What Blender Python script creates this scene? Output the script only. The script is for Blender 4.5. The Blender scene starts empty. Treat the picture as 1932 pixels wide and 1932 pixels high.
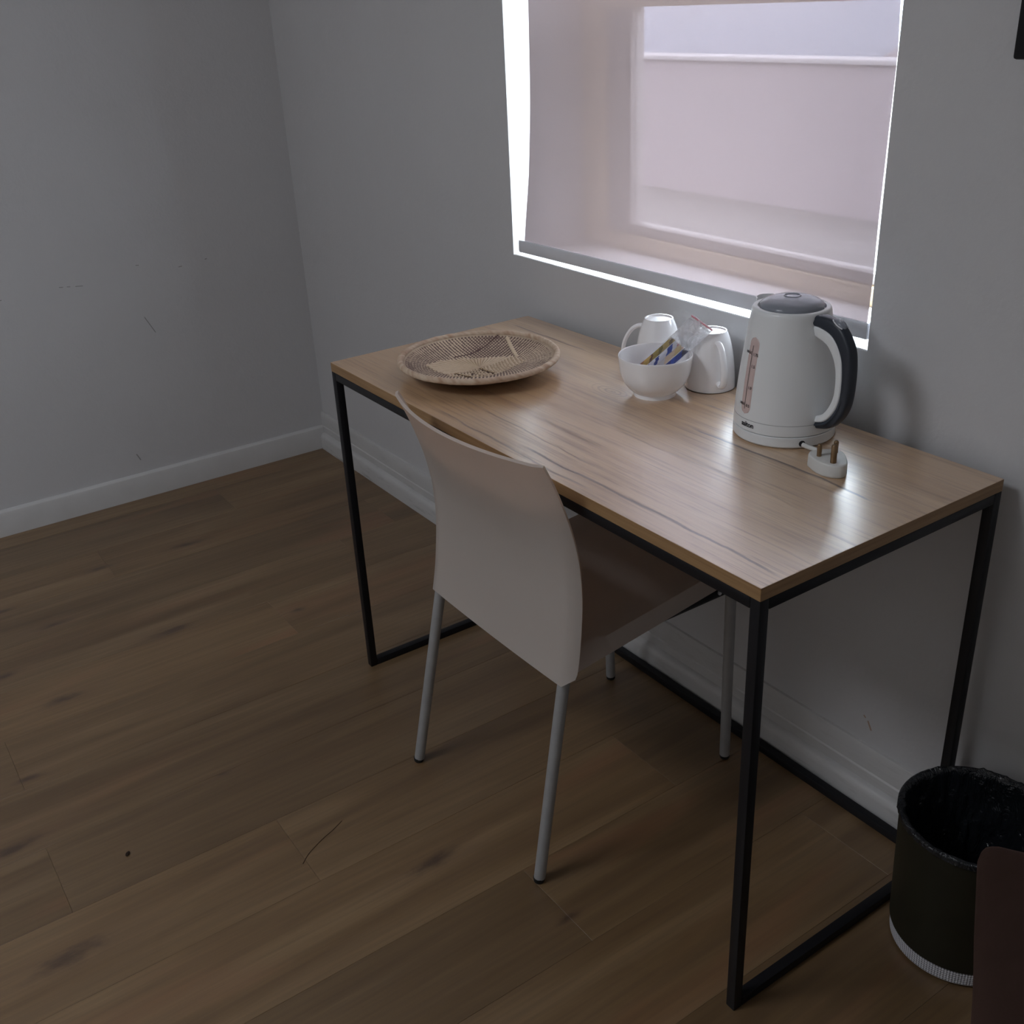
import bpy, bmesh, math, random
from mathutils import Vector, Matrix, noise as mnoise

random.seed(11)
sc = bpy.context.scene
COL = sc.collection
PI = math.pi

# ------------------------------------------------------------------ camera
cam_d = bpy.data.cameras.new('camera')
cam = bpy.data.objects.new('camera', cam_d)
COL.objects.link(cam)
cam.location = (3.3129, -1.4070, 1.4218)
RX, RZ, ROLL = 1.117459, 0.988382, -0.051397
cam.matrix_world = (Matrix.Translation(cam.location) @ Matrix.Rotation(RZ, 4, 'Z')
                    @ Matrix.Rotation(RX, 4, 'X') @ Matrix.Rotation(ROLL, 4, 'Z'))
cam_d.sensor_fit = 'HORIZONTAL'
cam_d.sensor_width = 36.0
cam_d.lens = 36.0 * 2008.6 / 1932.0
cam_d.clip_start = 0.02
cam_d.clip_end = 200
sc.camera = cam

# ------------------------------------------------------------------ world, exposure
world = bpy.data.worlds.new('overcast_sky')
sc.world = world
world.use_nodes = True
wn = world.node_tree
wn.nodes.clear()
w_out = wn.nodes.new('ShaderNodeOutputWorld')
w_bg = wn.nodes.new('ShaderNodeBackground')
w_bg.inputs['Color'].default_value = (0.80, 0.88, 1.0, 1)
SKY = 60.0                               # zenith; overcast sky falls to a third of it at the horizon
w_tc = wn.nodes.new('ShaderNodeTexCoord')
w_sep = wn.nodes.new('ShaderNodeSeparateXYZ')
w_up = wn.nodes.new('ShaderNodeMath')
w_up.operation = 'MAXIMUM'
w_up.inputs[1].default_value = 0.0
w_l = wn.nodes.new('ShaderNodeMath')
w_l.operation = 'MULTIPLY_ADD'
w_l.inputs[1].default_value = SKY * 2 / 3
w_l.inputs[2].default_value = SKY / 3
wn.links.new(w_tc.outputs['Generated'], w_sep.inputs[0])
wn.links.new(w_sep.outputs[2], w_up.inputs[0])
wn.links.new(w_up.outputs[0], w_l.inputs[0])
wn.links.new(w_l.outputs[0], w_bg.inputs['Strength'])
wn.links.new(w_bg.outputs[0], w_out.inputs[0])

sc.view_settings.view_transform = 'Standard'
sc.view_settings.look = 'None'
sc.view_settings.gamma = 1.0
sc.view_settings.use_curve_mapping = False
sc.view_settings.exposure = 0.0
sc.cycles.use_denoising = True
sc.cycles.max_bounces = 14
sc.cycles.diffuse_bounces = 8
sc.cycles.glossy_bounces = 6
sc.cycles.transmission_bounces = 10
sc.cycles.transparent_max_bounces = 16
sc.cycles.sample_clamp_indirect = 6.0


# a daylight portal sits in the window opening (it only steers sampling of the sky)
def portal(name, loc, rot, sx, sy):
    d = bpy.data.lights.new(name, 'AREA')
    d.shape = 'RECTANGLE'
    d.size = sx
    d.size_y = sy
    d.cycles.is_portal = True
    o = bpy.data.objects.new(name, d)
    o.location = loc
    o.rotation_euler = rot
    COL.objects.link(o)


W1 = (1.24, 2.251, 0.871, 1.95)         # window on the desk wall  x0 x1 z0 z1
ROOM = (0.0, 4.2, -3.5, 0.0, 2.55)      # x0 x1 y0 y1 height
portal('daylight_portal', ((W1[0] + W1[1]) / 2, 0.30, (W1[2] + W1[3]) / 2), (-PI / 2, 0, 0), 1.0, 1.06)


# ------------------------------------------------------------------ node helpers
class NT:
    def __init__(self, name):
        self.m = bpy.data.materials.new(name)
        self.m.use_nodes = True
        self.t = self.m.node_tree
        self.t.nodes.clear()
        self.out = self.t.nodes.new('ShaderNodeOutputMaterial')

    def n(self, typ, **kw):
        nd = self.t.nodes.new(typ)
        for k, v in kw.items():
            setattr(nd, k, v)
        return nd

    def l(self, a, b):
        self.t.links.new(a, b)

    def setin(self, sock, v):
        if hasattr(v, 'is_output'):
            self.l(v, sock)
        else:
            sock.default_value = v

    def math(self, op, a, b=None, c=None, clamp=False):
        nd = self.n('ShaderNodeMath', operation=op)
        nd.use_clamp = clamp
        self.setin(nd.inputs[0], a)
        if b is not None:
            self.setin(nd.inputs[1], b)
        if c is not None:
            self.setin(nd.inputs[2], c)
        return nd.outputs[0]

    def noise(self, vec, scale=5, detail=3, rough=0.5, dist=0.0, w=None):
        nd = self.n('ShaderNodeTexNoise')
        if w is not None:
            nd.noise_dimensions = '4D'
            self.setin(nd.inputs['W'], w)
        self.l(vec, nd.inputs['Vector'])
        nd.inputs['Scale'].default_value = scale
        nd.inputs['Detail'].default_value = detail
        nd.inputs['Roughness'].default_value = rough
        nd.inputs['Distortion'].default_value = dist
        return nd.outputs[0]

    def mapping(self, vec, scale=(1, 1, 1), loc=(0, 0, 0), rot=(0, 0, 0)):
        nd = self.n('ShaderNodeMapping')
        self.l(vec, nd.inputs[0])
        nd.inputs['Location'].default_value = loc
        nd.inputs['Rotation'].default_value = rot
        nd.inputs['Scale'].default_value = scale
        return nd.outputs[0]

    def ramp(self, fac, stops):
        nd = self.n('ShaderNodeValToRGB')
        self.l(fac, nd.inputs[0])
        el = nd.color_ramp.elements
        while len(el) < len(stops):
            el.new(0.5)
        for e, (p, c) in zip(el, stops):
            e.position = p
            e.color = (c[0], c[1], c[2], 1) if not isinstance(c, (int, float)) else (c, c, c, 1)
        return nd.outputs[0]

    def mix(self, fac, a, b, mode='MIX'):
        nd = self.n('ShaderNodeMix', data_type='RGBA', blend_type=mode)
        self.setin(nd.inputs[0], fac)
        self.setin(nd.inputs[6], a if hasattr(a, 'is_output') else (*a[:3], 1))
        self.setin(nd.inputs[7], b if hasattr(b, 'is_output') else (*b[:3], 1))
        return nd.outputs[2]

    def smooth(self, v, a, b, lo=0.0, hi=1.0):
        nd = self.n('ShaderNodeMapRange', interpolation_type='SMOOTHSTEP')
        self.l(v, nd.inputs[0])
        for i, x in zip((1, 2, 3, 4), (a, b, lo, hi)):
            nd.inputs[i].default_value = x
        return nd.outputs[0]

    def bump(self, h, strength=0.2, dist=0.002):
        nd = self.n('ShaderNodeBump')
        nd.inputs['Strength'].default_value = strength
        nd.inputs['Distance'].default_value = dist
        self.l(h, nd.inputs['Height'])
        return nd.outputs[0]

    def bsdf(self, col=(0.8, 0.8, 0.8), rough=0.5, spec=0.5, **kw):
        b = self.n('ShaderNodeBsdfPrincipled')
        self.setin(b.inputs['Base Color'], col if hasattr(col, 'is_output') else (*col[:3], 1))
        self.setin(b.inputs['Roughness'], rough)
        b.inputs['Specular IOR Level'].default_value = spec
        for k, v in kw.items():
            self.setin(b.inputs[k.replace('_', ' ')], v)
        return b

    def done(self, shader):
        self.l(shader.outputs[0] if hasattr(shader, 'outputs') else shader, self.out.inputs[0])
        return self.m


def simple(name, col, rough=0.5, spec=0.5, var=0.0, scale=8.0, bump=0.0, **kw):
    t = NT(name)
    oc = t.n('ShaderNodeTexCoord').outputs['Object']
    c = col
    nz = t.noise(oc, scale, 4)
    if var:
        c = t.mix(nz, [x * (1 - var) for x in col], [min(1, x * (1 + var)) for x in col])
    b = t.bsdf(c, rough, spec, **kw)
    if bump:
        t.l(t.bump(t.noise(oc, 220, 3), bump, 0.001), b.inputs['Normal'])
    return t.done(b)


def band(t, coord, c, half, soft):
    """1 inside |coord-c|<half, falling to 0 over soft"""
    d = t.math('ABSOLUTE', t.math('SUBTRACT', coord, c))
    return t.smooth(d, half, half + soft, 1.0, 0.0)


def wall_mat(name, marks=(), ink=(0.12, 0.11, 0.10)):
    t = NT(name)
    pos = t.n('ShaderNodeNewGeometry').outputs['Position']
    sep = t.n('ShaderNodeSeparateXYZ')
    t.l(pos, sep.inputs[0])
    big = t.noise(pos, 2.2, 3)
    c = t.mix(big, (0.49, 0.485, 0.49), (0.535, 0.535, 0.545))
    fine = t.noise(pos, 45, 4, 0.6)
    c = t.mix(t.math('MULTIPLY', fine, 0.12), c, (0.36, 0.355, 0.355))
    for (ax, a0, z0, a1, z1, w) in marks:
        # a short scratch from (a0,z0) to (a1,z1) in the plane of the wall
        L = math.hypot(a1 - a0, z1 - z0)
        ux, uz = (a1 - a0) / L, (z1 - z0) / L
        da = t.math('SUBTRACT', sep.outputs[ax], a0)
        dz = t.math('SUBTRACT', sep.outputs[2], z0)
        along = t.math('ADD', t.math('MULTIPLY', da, ux), t.math('MULTIPLY', dz, uz))
        across = t.math('SUBTRACT', t.math('MULTIPLY', da, uz), t.math('MULTIPLY', dz, ux))
        m = t.math('MULTIPLY', band(t, along, L / 2, L / 2 * 0.8, L * 0.15), band(t, across, 0, w * 0.3, w))
        c = t.mix(t.math('MULTIPLY', m, 0.7), c, ink)
    b = t.bsdf(c, 0.62, 0.35)
    h = t.math('ADD', t.math('MULTIPLY', t.noise(pos, 14, 3), 1.0), t.math('MULTIPLY', t.noise(pos, 120, 3), 0.25))
    t.l(t.bump(h, 0.34, 0.006), b.inputs['Normal'])
    return t.done(b)


KNOTS = [(0.416, -0.921, .7), (0.434, -0.671, .8), (0.652, -1.101, .8), (0.879, -0.867, 1.0), (1.017, -1.16, .9),
         (0.991, -0.565, .6), (1.465, -1.371, 1.0), (1.8, -1.342, 1.25), (1.981, -0.739, .9), (2.236, -0.628, .5),
         (0.494, -1.2, .7), (1.265, -1.295, .6), (0.827, -1.253, .7), (1.504, -0.964, .4)]


def floor_mat():
    t = NT('floor_oak_plank')
    pos = t.n('ShaderNodeNewGeometry').outputs['Position']
    rnd = t.n('ShaderNodeObjectInfo').outputs['Random']
    off = t.n('ShaderNodeVectorMath', operation='ADD')
    t.l(pos, off.inputs[0])
    cmb = t.n('ShaderNodeCombineXYZ')
    t.l(t.math('MULTIPLY', rnd, 37.0), cmb.inputs[0])
    t.l(t.math('MULTIPLY', rnd, 13.0), cmb.inputs[1])
    t.l(cmb.outputs[0], off.inputs[1])
    pv = off.outputs[0]
    sep = t.n('ShaderNodeSeparateXYZ')
    t.l(pos, sep.inputs[0])
    g1 = t.noise(t.mapping(pv, (14, 1.1, 1)), 1.0, 5, 0.55, 0.6)
    g2 = t.noise(t.mapping(pv, (120, 3.0, 1)), 1.0, 4, 0.6, 0.2)
    base = t.ramp(g1, [(0.22, (0.100, 0.056, 0.023)), (0.48, (0.166, 0.102, 0.046)), (0.78, (0.248, 0.166, 0.086))])
    base = t.mix(t.math('MULTIPLY', t.smooth(g2, 0.3, 0.75), 0.45), base, (0.105, 0.062, 0.032))
    tone = t.mix(rnd, (0.86, 0.85, 0.84), (1.14, 1.12, 1.10))
    base = t.mix(1.0, base, tone, 'MULTIPLY')
    # warm reddish flecks
    fl = t.smooth(t.noise(t.mapping(pv, (5, 0.7, 1)), 1.0, 3, 0.5, 1.0), 0.58, 0.75)
    base = t.mix(t.math('MULTIPLY', fl, 0.35), base, (0.26, 0.115, 0.055))
    # named knots: dark eye, drawn-out halo along the grain
    nz = t.noise(t.mapping(pos, (40, 14, 1)), 1.0, 4, 0.65)
    tot = halo = None
    for (kx, ky, s) in KNOTS:
        dx = t.math('MULTIPLY', t.math('SUBTRACT', sep.outputs[0], kx), 1 / (0.020 * s))
        dy = t.math('MULTIPLY', t.math('SUBTRACT', sep.outputs[1], ky), 1 / (0.062 * s))
        # keep dx/dy ellipse slightly skewed
        r = t.math('SQRT', t.math('ADD', t.math('MULTIPLY', dx, dx), t.math('MULTIPLY', dy, dy)))
        r = t.math('ADD', r, t.math('MULTIPLY', t.math('SUBTRACT', nz, 0.5), 2.2))
        k = t.math('ADD', t.math('MULTIPLY', t.smooth(r, 0.35, 1.25, 1.0, 0.0), 0.45), t.math('MULTIPLY', t.smooth(r, 0.0, 0.75, 1.0, 0.0), 0.55))
        h = t.smooth(r, 0.3, 3.0, 1.0, 0.0)
        tot = k if tot is None else t.math('MAXIMUM', tot, k)
        halo = h if halo is None else t.math('MAXIMUM', halo, h)
    base = t.mix(t.math('MULTIPLY', halo, t.math('MULTIPLY', g2, 0.55)), base, (0.15, 0.085, 0.045))
    base = t.mix(t.math('MULTIPLY', tot, 0.85), base, (0.055, 0.03, 0.018))
    b = t.bsdf(base, t.math('ADD', 0.33, t.math('MULTIPLY', g2, 0.16)), 0.5, IOR=1.7)
    t.l(t.bump(g2, 0.12, 0.001), b.inputs['Normal'])
    return t.done(b)


def table_mat():
    t = NT('oak_laminate')
    pos = t.n('ShaderNodeNewGeometry').outputs['Position']
    sep = t.n('ShaderNodeSeparateXYZ')
    t.l(pos, sep.inputs[0])
    g1 = t.noise(t.mapping(pos, (1.6, 16, 16)), 1.0, 5, 0.55, 0.9)
    g2 = t.noise(t.mapping(pos, (7, 190, 190)), 1.0, 4, 0.6, 0.2)
    base = t.ramp(g1, [(0.25, (0.45, 0.27, 0.140)), (0.5, (0.60, 0.385, 0.21)), (0.75, (0.70, 0.48, 0.285))])
    g3 = t.noise(t.mapping(pos, (3.5, 70, 70)), 1.0, 4, 0.6, 0.4)
    base = t.mix(t.math('MULTIPLY', t.smooth(g3, 0.46, 0.72), 0.45), base, (0.25, 0.14, 0.075))
    base = t.mix(t.math('MULTIPLY', t.smooth(g2, 0.45, 0.72), 0.65), base, (0.22, 0.12, 0.065))
    wob = t.math('SUBTRACT', t.noise(t.mapping(pos, (3.2, 2, 1)), 1.0, 5, 0.55), 0.5)
    yy = t.math('ADD', sep.outputs[1], t.math('MULTIPLY', wob, 0.045))
    splits = None
    # dark split lines in the print: y, x centre, x half length, half width
    for (y0, xc, hl, w, k) in ((-0.492, 2.25, 0.30, 0.0014, .75), (-0.515, 1.95, 0.24, 0.0012, .6),
                               (-0.452, 1.90, 0.22, 0.001, .5), (-0.232, 2.28, 0.20, 0.0013, .8),
                               (-0.10, 1.50, 0.14, 0.0013, .6), (-0.135, 2.12, 0.10, 0.0012, .6),
                               (-0.33, 2.25, 0.25, 0.0009, .35), (-0.40, 2.05, 0.2, 0.0009, .3)):
        m = t.math('MULTIPLY', band(t, yy, y0, w, w * 1.6), band(t, sep.outputs[0], xc, hl * 0.8, hl * 0.2))
        base = t.mix(t.math('MULTIPLY', m, k), base, (0.07, 0.04, 0.045))
        splits = m if splits is None else t.math('MAXIMUM', splits, m)
    # cathedral rings around a knot beside the bowl
    dx = t.math('MULTIPLY', t.math('SUBTRACT', sep.outputs[0], 1.865), 0.45)
    dy = t.math('SUBTRACT', sep.outputs[1], -0.215)
    r = t.math('SQRT', t.math('ADD', t.math('MULTIPLY', dx, dx), t.math('MULTIPLY', dy, dy)))
    ring = t.smooth(t.math('SINE', t.math('MULTIPLY', t.math('ADD', r, t.math('MULTIPLY', wob, 0.02)), 900.0)), 0.1, 0.9)
    base = t.mix(t.math('MULTIPLY', t.math('MULTIPLY', ring, t.smooth(r, 0.008, 0.04, 1, 0)), 0.35), base, (0.16, 0.09, 0.06))
    wet = t.math('SUBTRACT', 1.0, t.math('MULTIPLY', t.math('MAXIMUM', t.smooth(g2, 0.42, 0.72), t.smooth(g3, 0.46, 0.72)), 0.50))     # open pores of the print are matt
    wet = t.math('MULTIPLY', wet, t.math('SUBTRACT', 1.0, t.math('MULTIPLY', splits, 0.8)))
    b = t.bsdf(base, t.math('ADD', 0.30, t.math('MULTIPLY', g2, 0.10)), 0.5, IOR=2.4, Coat_Weight=wet, Coat_Roughness=0.27, Coat_IOR=2.3)
    t.l(t.bump(g2, 0.10, 0.0006), b.inputs['Normal'])
    return t.done(b)


def edge_mat():
    t = NT('oak_edge_band')
    pos = t.n('ShaderNodeNewGeometry').outputs['Position']
    g = t.noise(t.mapping(pos, (6, 6, 160)), 1.0, 4, 0.6)
    c = t.ramp(g, [(0.3, (0.22, 0.125, 0.055)), (0.7, (0.33, 0.20, 0.095))])
    return t.done(t.bsdf(c, 0.45, 0.4))


def blind_mat():
    t = NT('screen_blind_fabric')
    pos = t.n('ShaderNodeNewGeometry').outputs['Position']
    sep = t.n('ShaderNodeSeparateXYZ')
    t.l(pos, sep.inputs[0])
    wx = t.math('SINE', t.math('MULTIPLY', sep.outputs[0], 2 * PI / 0.0022))
    wz = t.math('SINE', t.math('MULTIPLY', sep.outputs[2], 2 * PI / 0.0022))
    weave = t.math('ADD', 0.5, t.math('MULTIPLY', t.math('MULTIPLY', wx, wz), 0.5))
    cloud = t.noise(pos, 3, 3)
    col = t.mix(weave, (0.60, 0.53, 0.545), (0.68, 0.605, 0.62))
    col = t.mix(t.math('MULTIPLY', cloud, 0.15), col, (0.66, 0.56, 0.52))
    dif = t.n('ShaderNodeBsdfDiffuse')
    t.l(col, dif.inputs[0])
    trl = t.n('ShaderNodeBsdfTranslucent')
    trl.inputs[0].default_value = (0.044, 0.0335, 0.0320, 1)
    fwd = t.n('ShaderNodeBsdfRefraction')          # yarn scatters some light forward
    fwd.inputs['Color'].default_value = (0.95, 0.83, 0.885, 1)
    fwd.inputs['Roughness'].default_value = 0.82
    fwd.inputs['IOR'].default_value = 1.0001
    tra = t.n('ShaderNodeBsdfTransparent')
    s1 = t.n('ShaderNodeMixShader')
    s1.inputs[0].default_value = 0.55
    t.l(dif.outputs[0], s1.inputs[1])
    t.l(trl.outputs[0], s1.inputs[2])
    s2 = t.n('ShaderNodeMixShader')
    s2.inputs[0].default_value = 0.050
    t.l(s1.outputs[0], s2.inputs[1])
    t.l(fwd.outputs[0], s2.inputs[2])
    s3 = t.n('ShaderNodeMixShader')                # open holes of the weave
    s3.inputs[0].default_value = 0.005
    t.l(s2.outputs[0], s3.inputs[1])
    t.l(tra.outputs[0], s3.inputs[2])
    return t.done(s3)


def chair_plastic():
    t = NT('translucent_white_plastic')
    oc = t.n('ShaderNodeTexCoord').outputs['Object']
    b = t.bsdf(t.mix(t.noise(oc, 6, 3), (0.60, 0.575, 0.545), (0.64, 0.615, 0.585)), 0.38, 0.4)
    trl = t.n('ShaderNodeBsdfTranslucent')
    trl.inputs[0].default_value = (0.80, 0.62, 0.48, 1)
    m = t.n('ShaderNodeMixShader')
    m.inputs[0].default_value = 0.45
    t.l(b.outputs[0], m.inputs[1])
    t.l(trl.outputs[0], m.inputs[2])
    return t.done(m)


def glass_mat():
    t = NT('window_glass')
    tr = t.n('ShaderNodeBsdfTransparent')
    tr.inputs[0].default_value = (0.93, 0.95, 0.94, 1)
    gl = t.n('ShaderNodeBsdfGlossy')
    gl.inputs['Roughness'].default_value = 0.02
    lw = t.n('ShaderNodeLayerWeight')
    lw.inputs[0].default_value = 0.5
    fr = t.math('MULTIPLY_ADD', t.math('POWER', lw.outputs['Facing'], 5.0), 0.7, 0.03)
    m = t.n('ShaderNodeMixShader')
    t.l(fr, m.inputs[0])
    t.l(tr.outputs[0], m.inputs[1])
    t.l(gl.outputs[0], m.inputs[2])
    return t.done(m)


def film_mat():
    t = NT('clear_plastic_film')
    pos = t.n('ShaderNodeNewGeometry').outputs['Position']
    tr = t.n('ShaderNodeBsdfTransparent')
    tr.inputs[0].default_value = (0.95, 0.96, 0.97, 1)
    b = t.bsdf((0.92, 0.93, 0.96), 0.18, 0.6)
    t.l(t.bump(t.noise(pos, 90, 3, 0.5, 1.0), 0.5, 0.003), b.inputs['Normal'])
    tl = t.n('ShaderNodeBsdfTranslucent')
    tl.inputs[0].default_value = (0.9, 0.91, 0.94, 1)
    mm = t.n('ShaderNodeMixShader')
    mm.inputs[0].default_value = 0.5
    t.l(b.outputs[0], mm.inputs[1])
    t.l(tl.outputs[0], mm.inputs[2])
    m = t.n('ShaderNodeMixShader')
    sep = t.n('ShaderNodeSeparateXYZ')
    t.l(t.n('ShaderNodeTexCoord').outputs['Object'], sep.inputs[0])
    crease = t.smooth(t.noise(pos, 45, 3, 0.6, 1.5), 0.35, 0.75, 0.45, 1.0)
    t.l(t.math('MULTIPLY', crease, t.smooth(sep.outputs[1], 0.0, 0.03, 0.12, 0.85)), m.inputs[0])   # stretched tight over the sachets
    t.l(tr.outputs[0], m.inputs[1])
    t.l(mm.outputs[0], m.inputs[2])
    return t.done(m)


def stick_mat(name, stops):
    """printed stick sachet: colour blocks along its length (object Y), slightly ragged"""
    t = NT(name)
    oc = t.n('ShaderNodeTexCoord').outputs['Object']
    sep = t.n('ShaderNodeSeparateXYZ')
    t.l(oc, sep.inputs[0])
    f = t.math('MULTIPLY_ADD', sep.outputs[1], 10.0, 0.5)
    f = t.math('ADD', f, t.math('MULTIPLY', sep.outputs[0], 14.0))
    f = t.math('ADD', f, t.math('MULTIPLY', t.math('SUBTRACT', t.noise(oc, 160, 2), 0.5), 0.10))
    nd = t.ramp(f, stops)
    nd.node.color_ramp.interpolation = 'CONSTANT'
    return t.done(t.bsdf(nd, 0.32, 0.5))


def bin_mesh_mat():
    t = NT('woven_white_base')
    oc = t.n('ShaderNodeTexCoord').outputs['Object']
    sep = t.n('ShaderNodeSeparateXYZ')
    t.l(oc, sep.inputs[0])
    ang = t.math('ARCTAN2', sep.outputs[1], sep.outputs[0])
    u = t.math('MULTIPLY', ang, 75.0)
    v = t.math('MULTIPLY', sep.outputs[2], 750.0)
    a = t.math('SINE', t.math('ADD', u, v))
    c = t.math('SINE', t.math('SUBTRACT', u, v))
    w = t.math('MULTIPLY', a, c)
    col = t.mix(t.smooth(w, -0.3, 0.5), (0.74, 0.74, 0.78), (0.25, 0.25, 0.28))
    b = t.bsdf(col, 0.6, 0.3)
    t.l(t.bump(w, 0.5, 0.002), b.inputs['Normal'])
    return t.done(b)


def vcol_mat(name, rough=0.7):
    t = NT(name)
    a = t.n('ShaderNodeVertexColor')
    a.layer_name = 'Col'
    oc = t.n('ShaderNodeTexCoord').outputs['Object']
    c = t.mix(t.math('MULTIPLY', t.noise(oc, 150, 3), 0.35), a.outputs[0], (0.20, 0.13, 0.08))
    return t.done(t.bsdf(c, rough, 0.3))


def liner_mat():
    t = NT('black_bin_liner')
    oc = t.n('ShaderNodeTexCoord').outputs['Object']
    b = t.bsdf((0.010, 0.012, 0.015), 0.24, 0.6)
    t.l(t.bump(t.noise(t.mapping(oc, (1, 1, 0.45)), 38, 4, 0.6, 1.2), 0.9, 0.012), b.inputs['Normal'])
    return t.done(b)


def suede_mat():
    t = NT('brown_suede')
    oc = t.n('ShaderNodeTexCoord').outputs['Object']
    n1 = t.noise(oc, 9, 4, 0.6, 0.8)
    c = t.mix(n1, (0.022, 0.011, 0.008), (0.050, 0.027, 0.020))
    b = t.bsdf(c, 0.85, 0.15, Sheen_Weight=0.12, Sheen_Roughness=0.5)
    b.inputs['Sheen Tint'].default_value = (0.5, 0.3, 0.25, 1)
    t.l(t.bump(t.noise(oc, 300, 3), 0.3, 0.001), b.inputs['Normal'])
    return t.done(b)


def dirty_trim():
    t = NT('gloss_trim_paint_scuffed')
    pos = t.n('ShaderNodeNewGeometry').outputs['Position']
    sep = t.n('ShaderNodeSeparateXYZ')
    t.l(pos, sep.inputs[0])
    c = t.mix(t.noise(pos, 6, 3), (0.46, 0.455, 0.45), (0.52, 0.515, 0.51))
    st_ = t.smooth(t.noise(t.mapping(pos, (9, 9, 60)), 1.0, 5, 0.7), 0.50, 0.72)
    low = t.smooth(sep.outputs[2], 0.0, 0.05, 1.0, 0.25)
    c = t.mix(t.math('MULTIPLY', t.math('MULTIPLY', st_, low), 0.6), c, (0.13, 0.12, 0.11))
    return t.done(t.bsdf(c, 0.5, 0.4))


# two rusty drips on the desk wall, scuffs on the left wall
MARKS_N = [(0, 2.337, 0.181, 2.347, 0.163, 0.0022), (0, 2.327, 0.188, 2.332, 0.184, 0.0018)]
MARKS_W = [(1, -0.545, 0.577, -0.519, 0.521, 0.0016), (1, -0.655, 0.148, -0.645, 0.124, 0.002),
           (1, -0.770, 0.7085, -0.758, 0.707, 0.0012), (1, -0.748, 0.7065, -0.738, 0.705, 0.0012), (1, -0.725, 0.7035, -0.702, 0.701, 0.0012),
           (1, -0.540, 0.7345, -0.530, 0.733, 0.0012), (1, -0.412, 0.7075, -0.400, 0.709, 0.0014), (1, -0.326, 0.7175, -0.319, 0.7185, 0.0016), (1, -0.940, 0.699, -0.930, 0.701, 0.0013)]
M = dict(
    wall=wall_mat('painted_plaster', MARKS_N, (0.30, 0.14, 0.03)),
    wall_w=wall_mat('painted_plaster_scuffed', MARKS_W),
    wall_far=simple('white_bounce_wall', (0.78, 0.77, 0.75), 0.7, 0.3, 0.02, 3),  # unseen south and east walls, made paler than the others to bounce fill
    ceil=simple('ceiling_paint', (0.72, 0.72, 0.71), 0.8, 0.2, 0.03),
    trim_n=dirty_trim(), trim=simple('gloss_trim_paint', (0.52, 0.515, 0.51), 0.42, 0.45, 0.08, 14, 0.05),
    floor=floor_mat(), subfloor=simple('subfloor_screed', (0.10, 0.065, 0.04), 0.9, 0.1, 0.1),
    table=table_mat(), edge=edge_mat(),
    black=simple('black_powder_coat', (0.007, 0.007, 0.009), 0.45, 0.28, 0.2, 30, 0.05),
    blind=blind_mat(), alu=simple('grey_aluminium', (0.62, 0.63, 0.67), 0.45, 0.5, 0.06, 20),
    wood_frame=simple('cream_painted_frame', (0.64, 0.52, 0.34), 0.5, 0.4, 0.05),
    sash=simple('grey_white_sash_paint', (0.42, 0.40, 0.39), 0.5, 0.4, 0.03),
    sill=simple('white_sill_paint', (0.82, 0.82, 0.82), 0.5, 0.4, 0.02),
    glass=glass_mat(), plastic=chair_plastic(),
    leg=simple('grey_painted_steel', (0.34, 0.345, 0.35), 0.45, 0.5, 0.15, 40, 0.08, Metallic=0.25),
    rubber=simple('black_rubber', (0.015, 0.015, 0.015), 0.7, 0.3),
    ceramic=simple('white_glazed_ceramic', (0.88, 0.87, 0.88), 0.14, 0.5, 0.02),
    kettle=simple('white_kettle_plastic', (0.72, 0.74, 0.75), 0.28, 0.5, 0.02),
    kgrey=simple('grey_lid_plastic', (0.22, 0.235, 0.27), 0.18, 0.5, 0.03),
    kdark=simple('dark_grip_rubber', (0.018, 0.024, 0.036), 0.42, 0.45, 0.1, 30, 0.05),
    kline=simple('kettle_seam_grey', (0.30, 0.31, 0.33), 0.5, 0.3),
    gauge=simple('smoky_gauge_plastic', (0.56, 0.44, 0.42), 0.25, 0.5, 0.08, 25),
    ink=simple('grey_print_ink', (0.03, 0.03, 0.035), 0.5, 0.3),
    clear=film_mat(), zip=simple('pink_zip_strip', (0.80, 0.30, 0.36), 0.4, 0.4),
    brass=simple('tarnished_brass', (0.25, 0.17, 0.10), 0.32, 0.5, 0.2, 80, 0, Metallic=0.9),
    plug=simple('ivory_plug_plastic', (0.62, 0.62, 0.60), 0.4, 0.45, 0.03),
    basket=vcol_mat('woven_grass'), straw=vcol_mat('straw_wrap'),
    bin=simple('olive_black_bin_shell', (0.018, 0.017, 0.009), 0.55, 0.35, 0.3, 12, 0.05),
    bag=liner_mat(),
    binbase=bin_mesh_mat(), suede=suede_mat(),
    screen=simple('dark_screen_glass', (0.008, 0.009, 0.012), 0.12, 0.5),
    crumb=simple('dark_crumb', (0.02, 0.012, 0.008), 0.8, 0.2),
    paving=simple('dark_paving', (0.14, 0.135, 0.13), 0.8, 0.2, 0.1, 3),
    garden=simple('neighbour_wall_paint', (0.30, 0.27, 0.28), 0.8, 0.2, 0.08, 2),
    coping=simple('white_coping', (0.40, 0.39, 0.39), 0.7, 0.2),
    facade=simple('pale_grey_facade', (0.45, 0.475, 0.54), 0.8, 0.2, 0.04, 0.5),
    roof=simple('grey_roof_sheet', (0.36, 0.33, 0.34), 0.6, 0.3, 0.1, 4),
)
M['st_a'] = stick_mat('sachet_gold_brown', [(0, (.45, .20, .08)), (.12, (.62, .40, .10)), (.30, (.16, .07, .035)),
                                            (.36, (.40, .30, .08)), (.52, (.22, .17, .04)), (.62, (.55, .40, .13)), (.80, (.20, .13, .05)), (.90, (.60, .42, .12))])
M['st_b'] = stick_mat('sachet_white_blue', [(0, (.25, .18, .40)), (.14, (.75, .74, .82)), (.30, (.03, .06, .32)),
                                            (.40, (.80, .80, .86)), (.62, (.04, .08, .36)), (.76, (.78, .78, .84)), (.90, (.6, .2, .22))])
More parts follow.
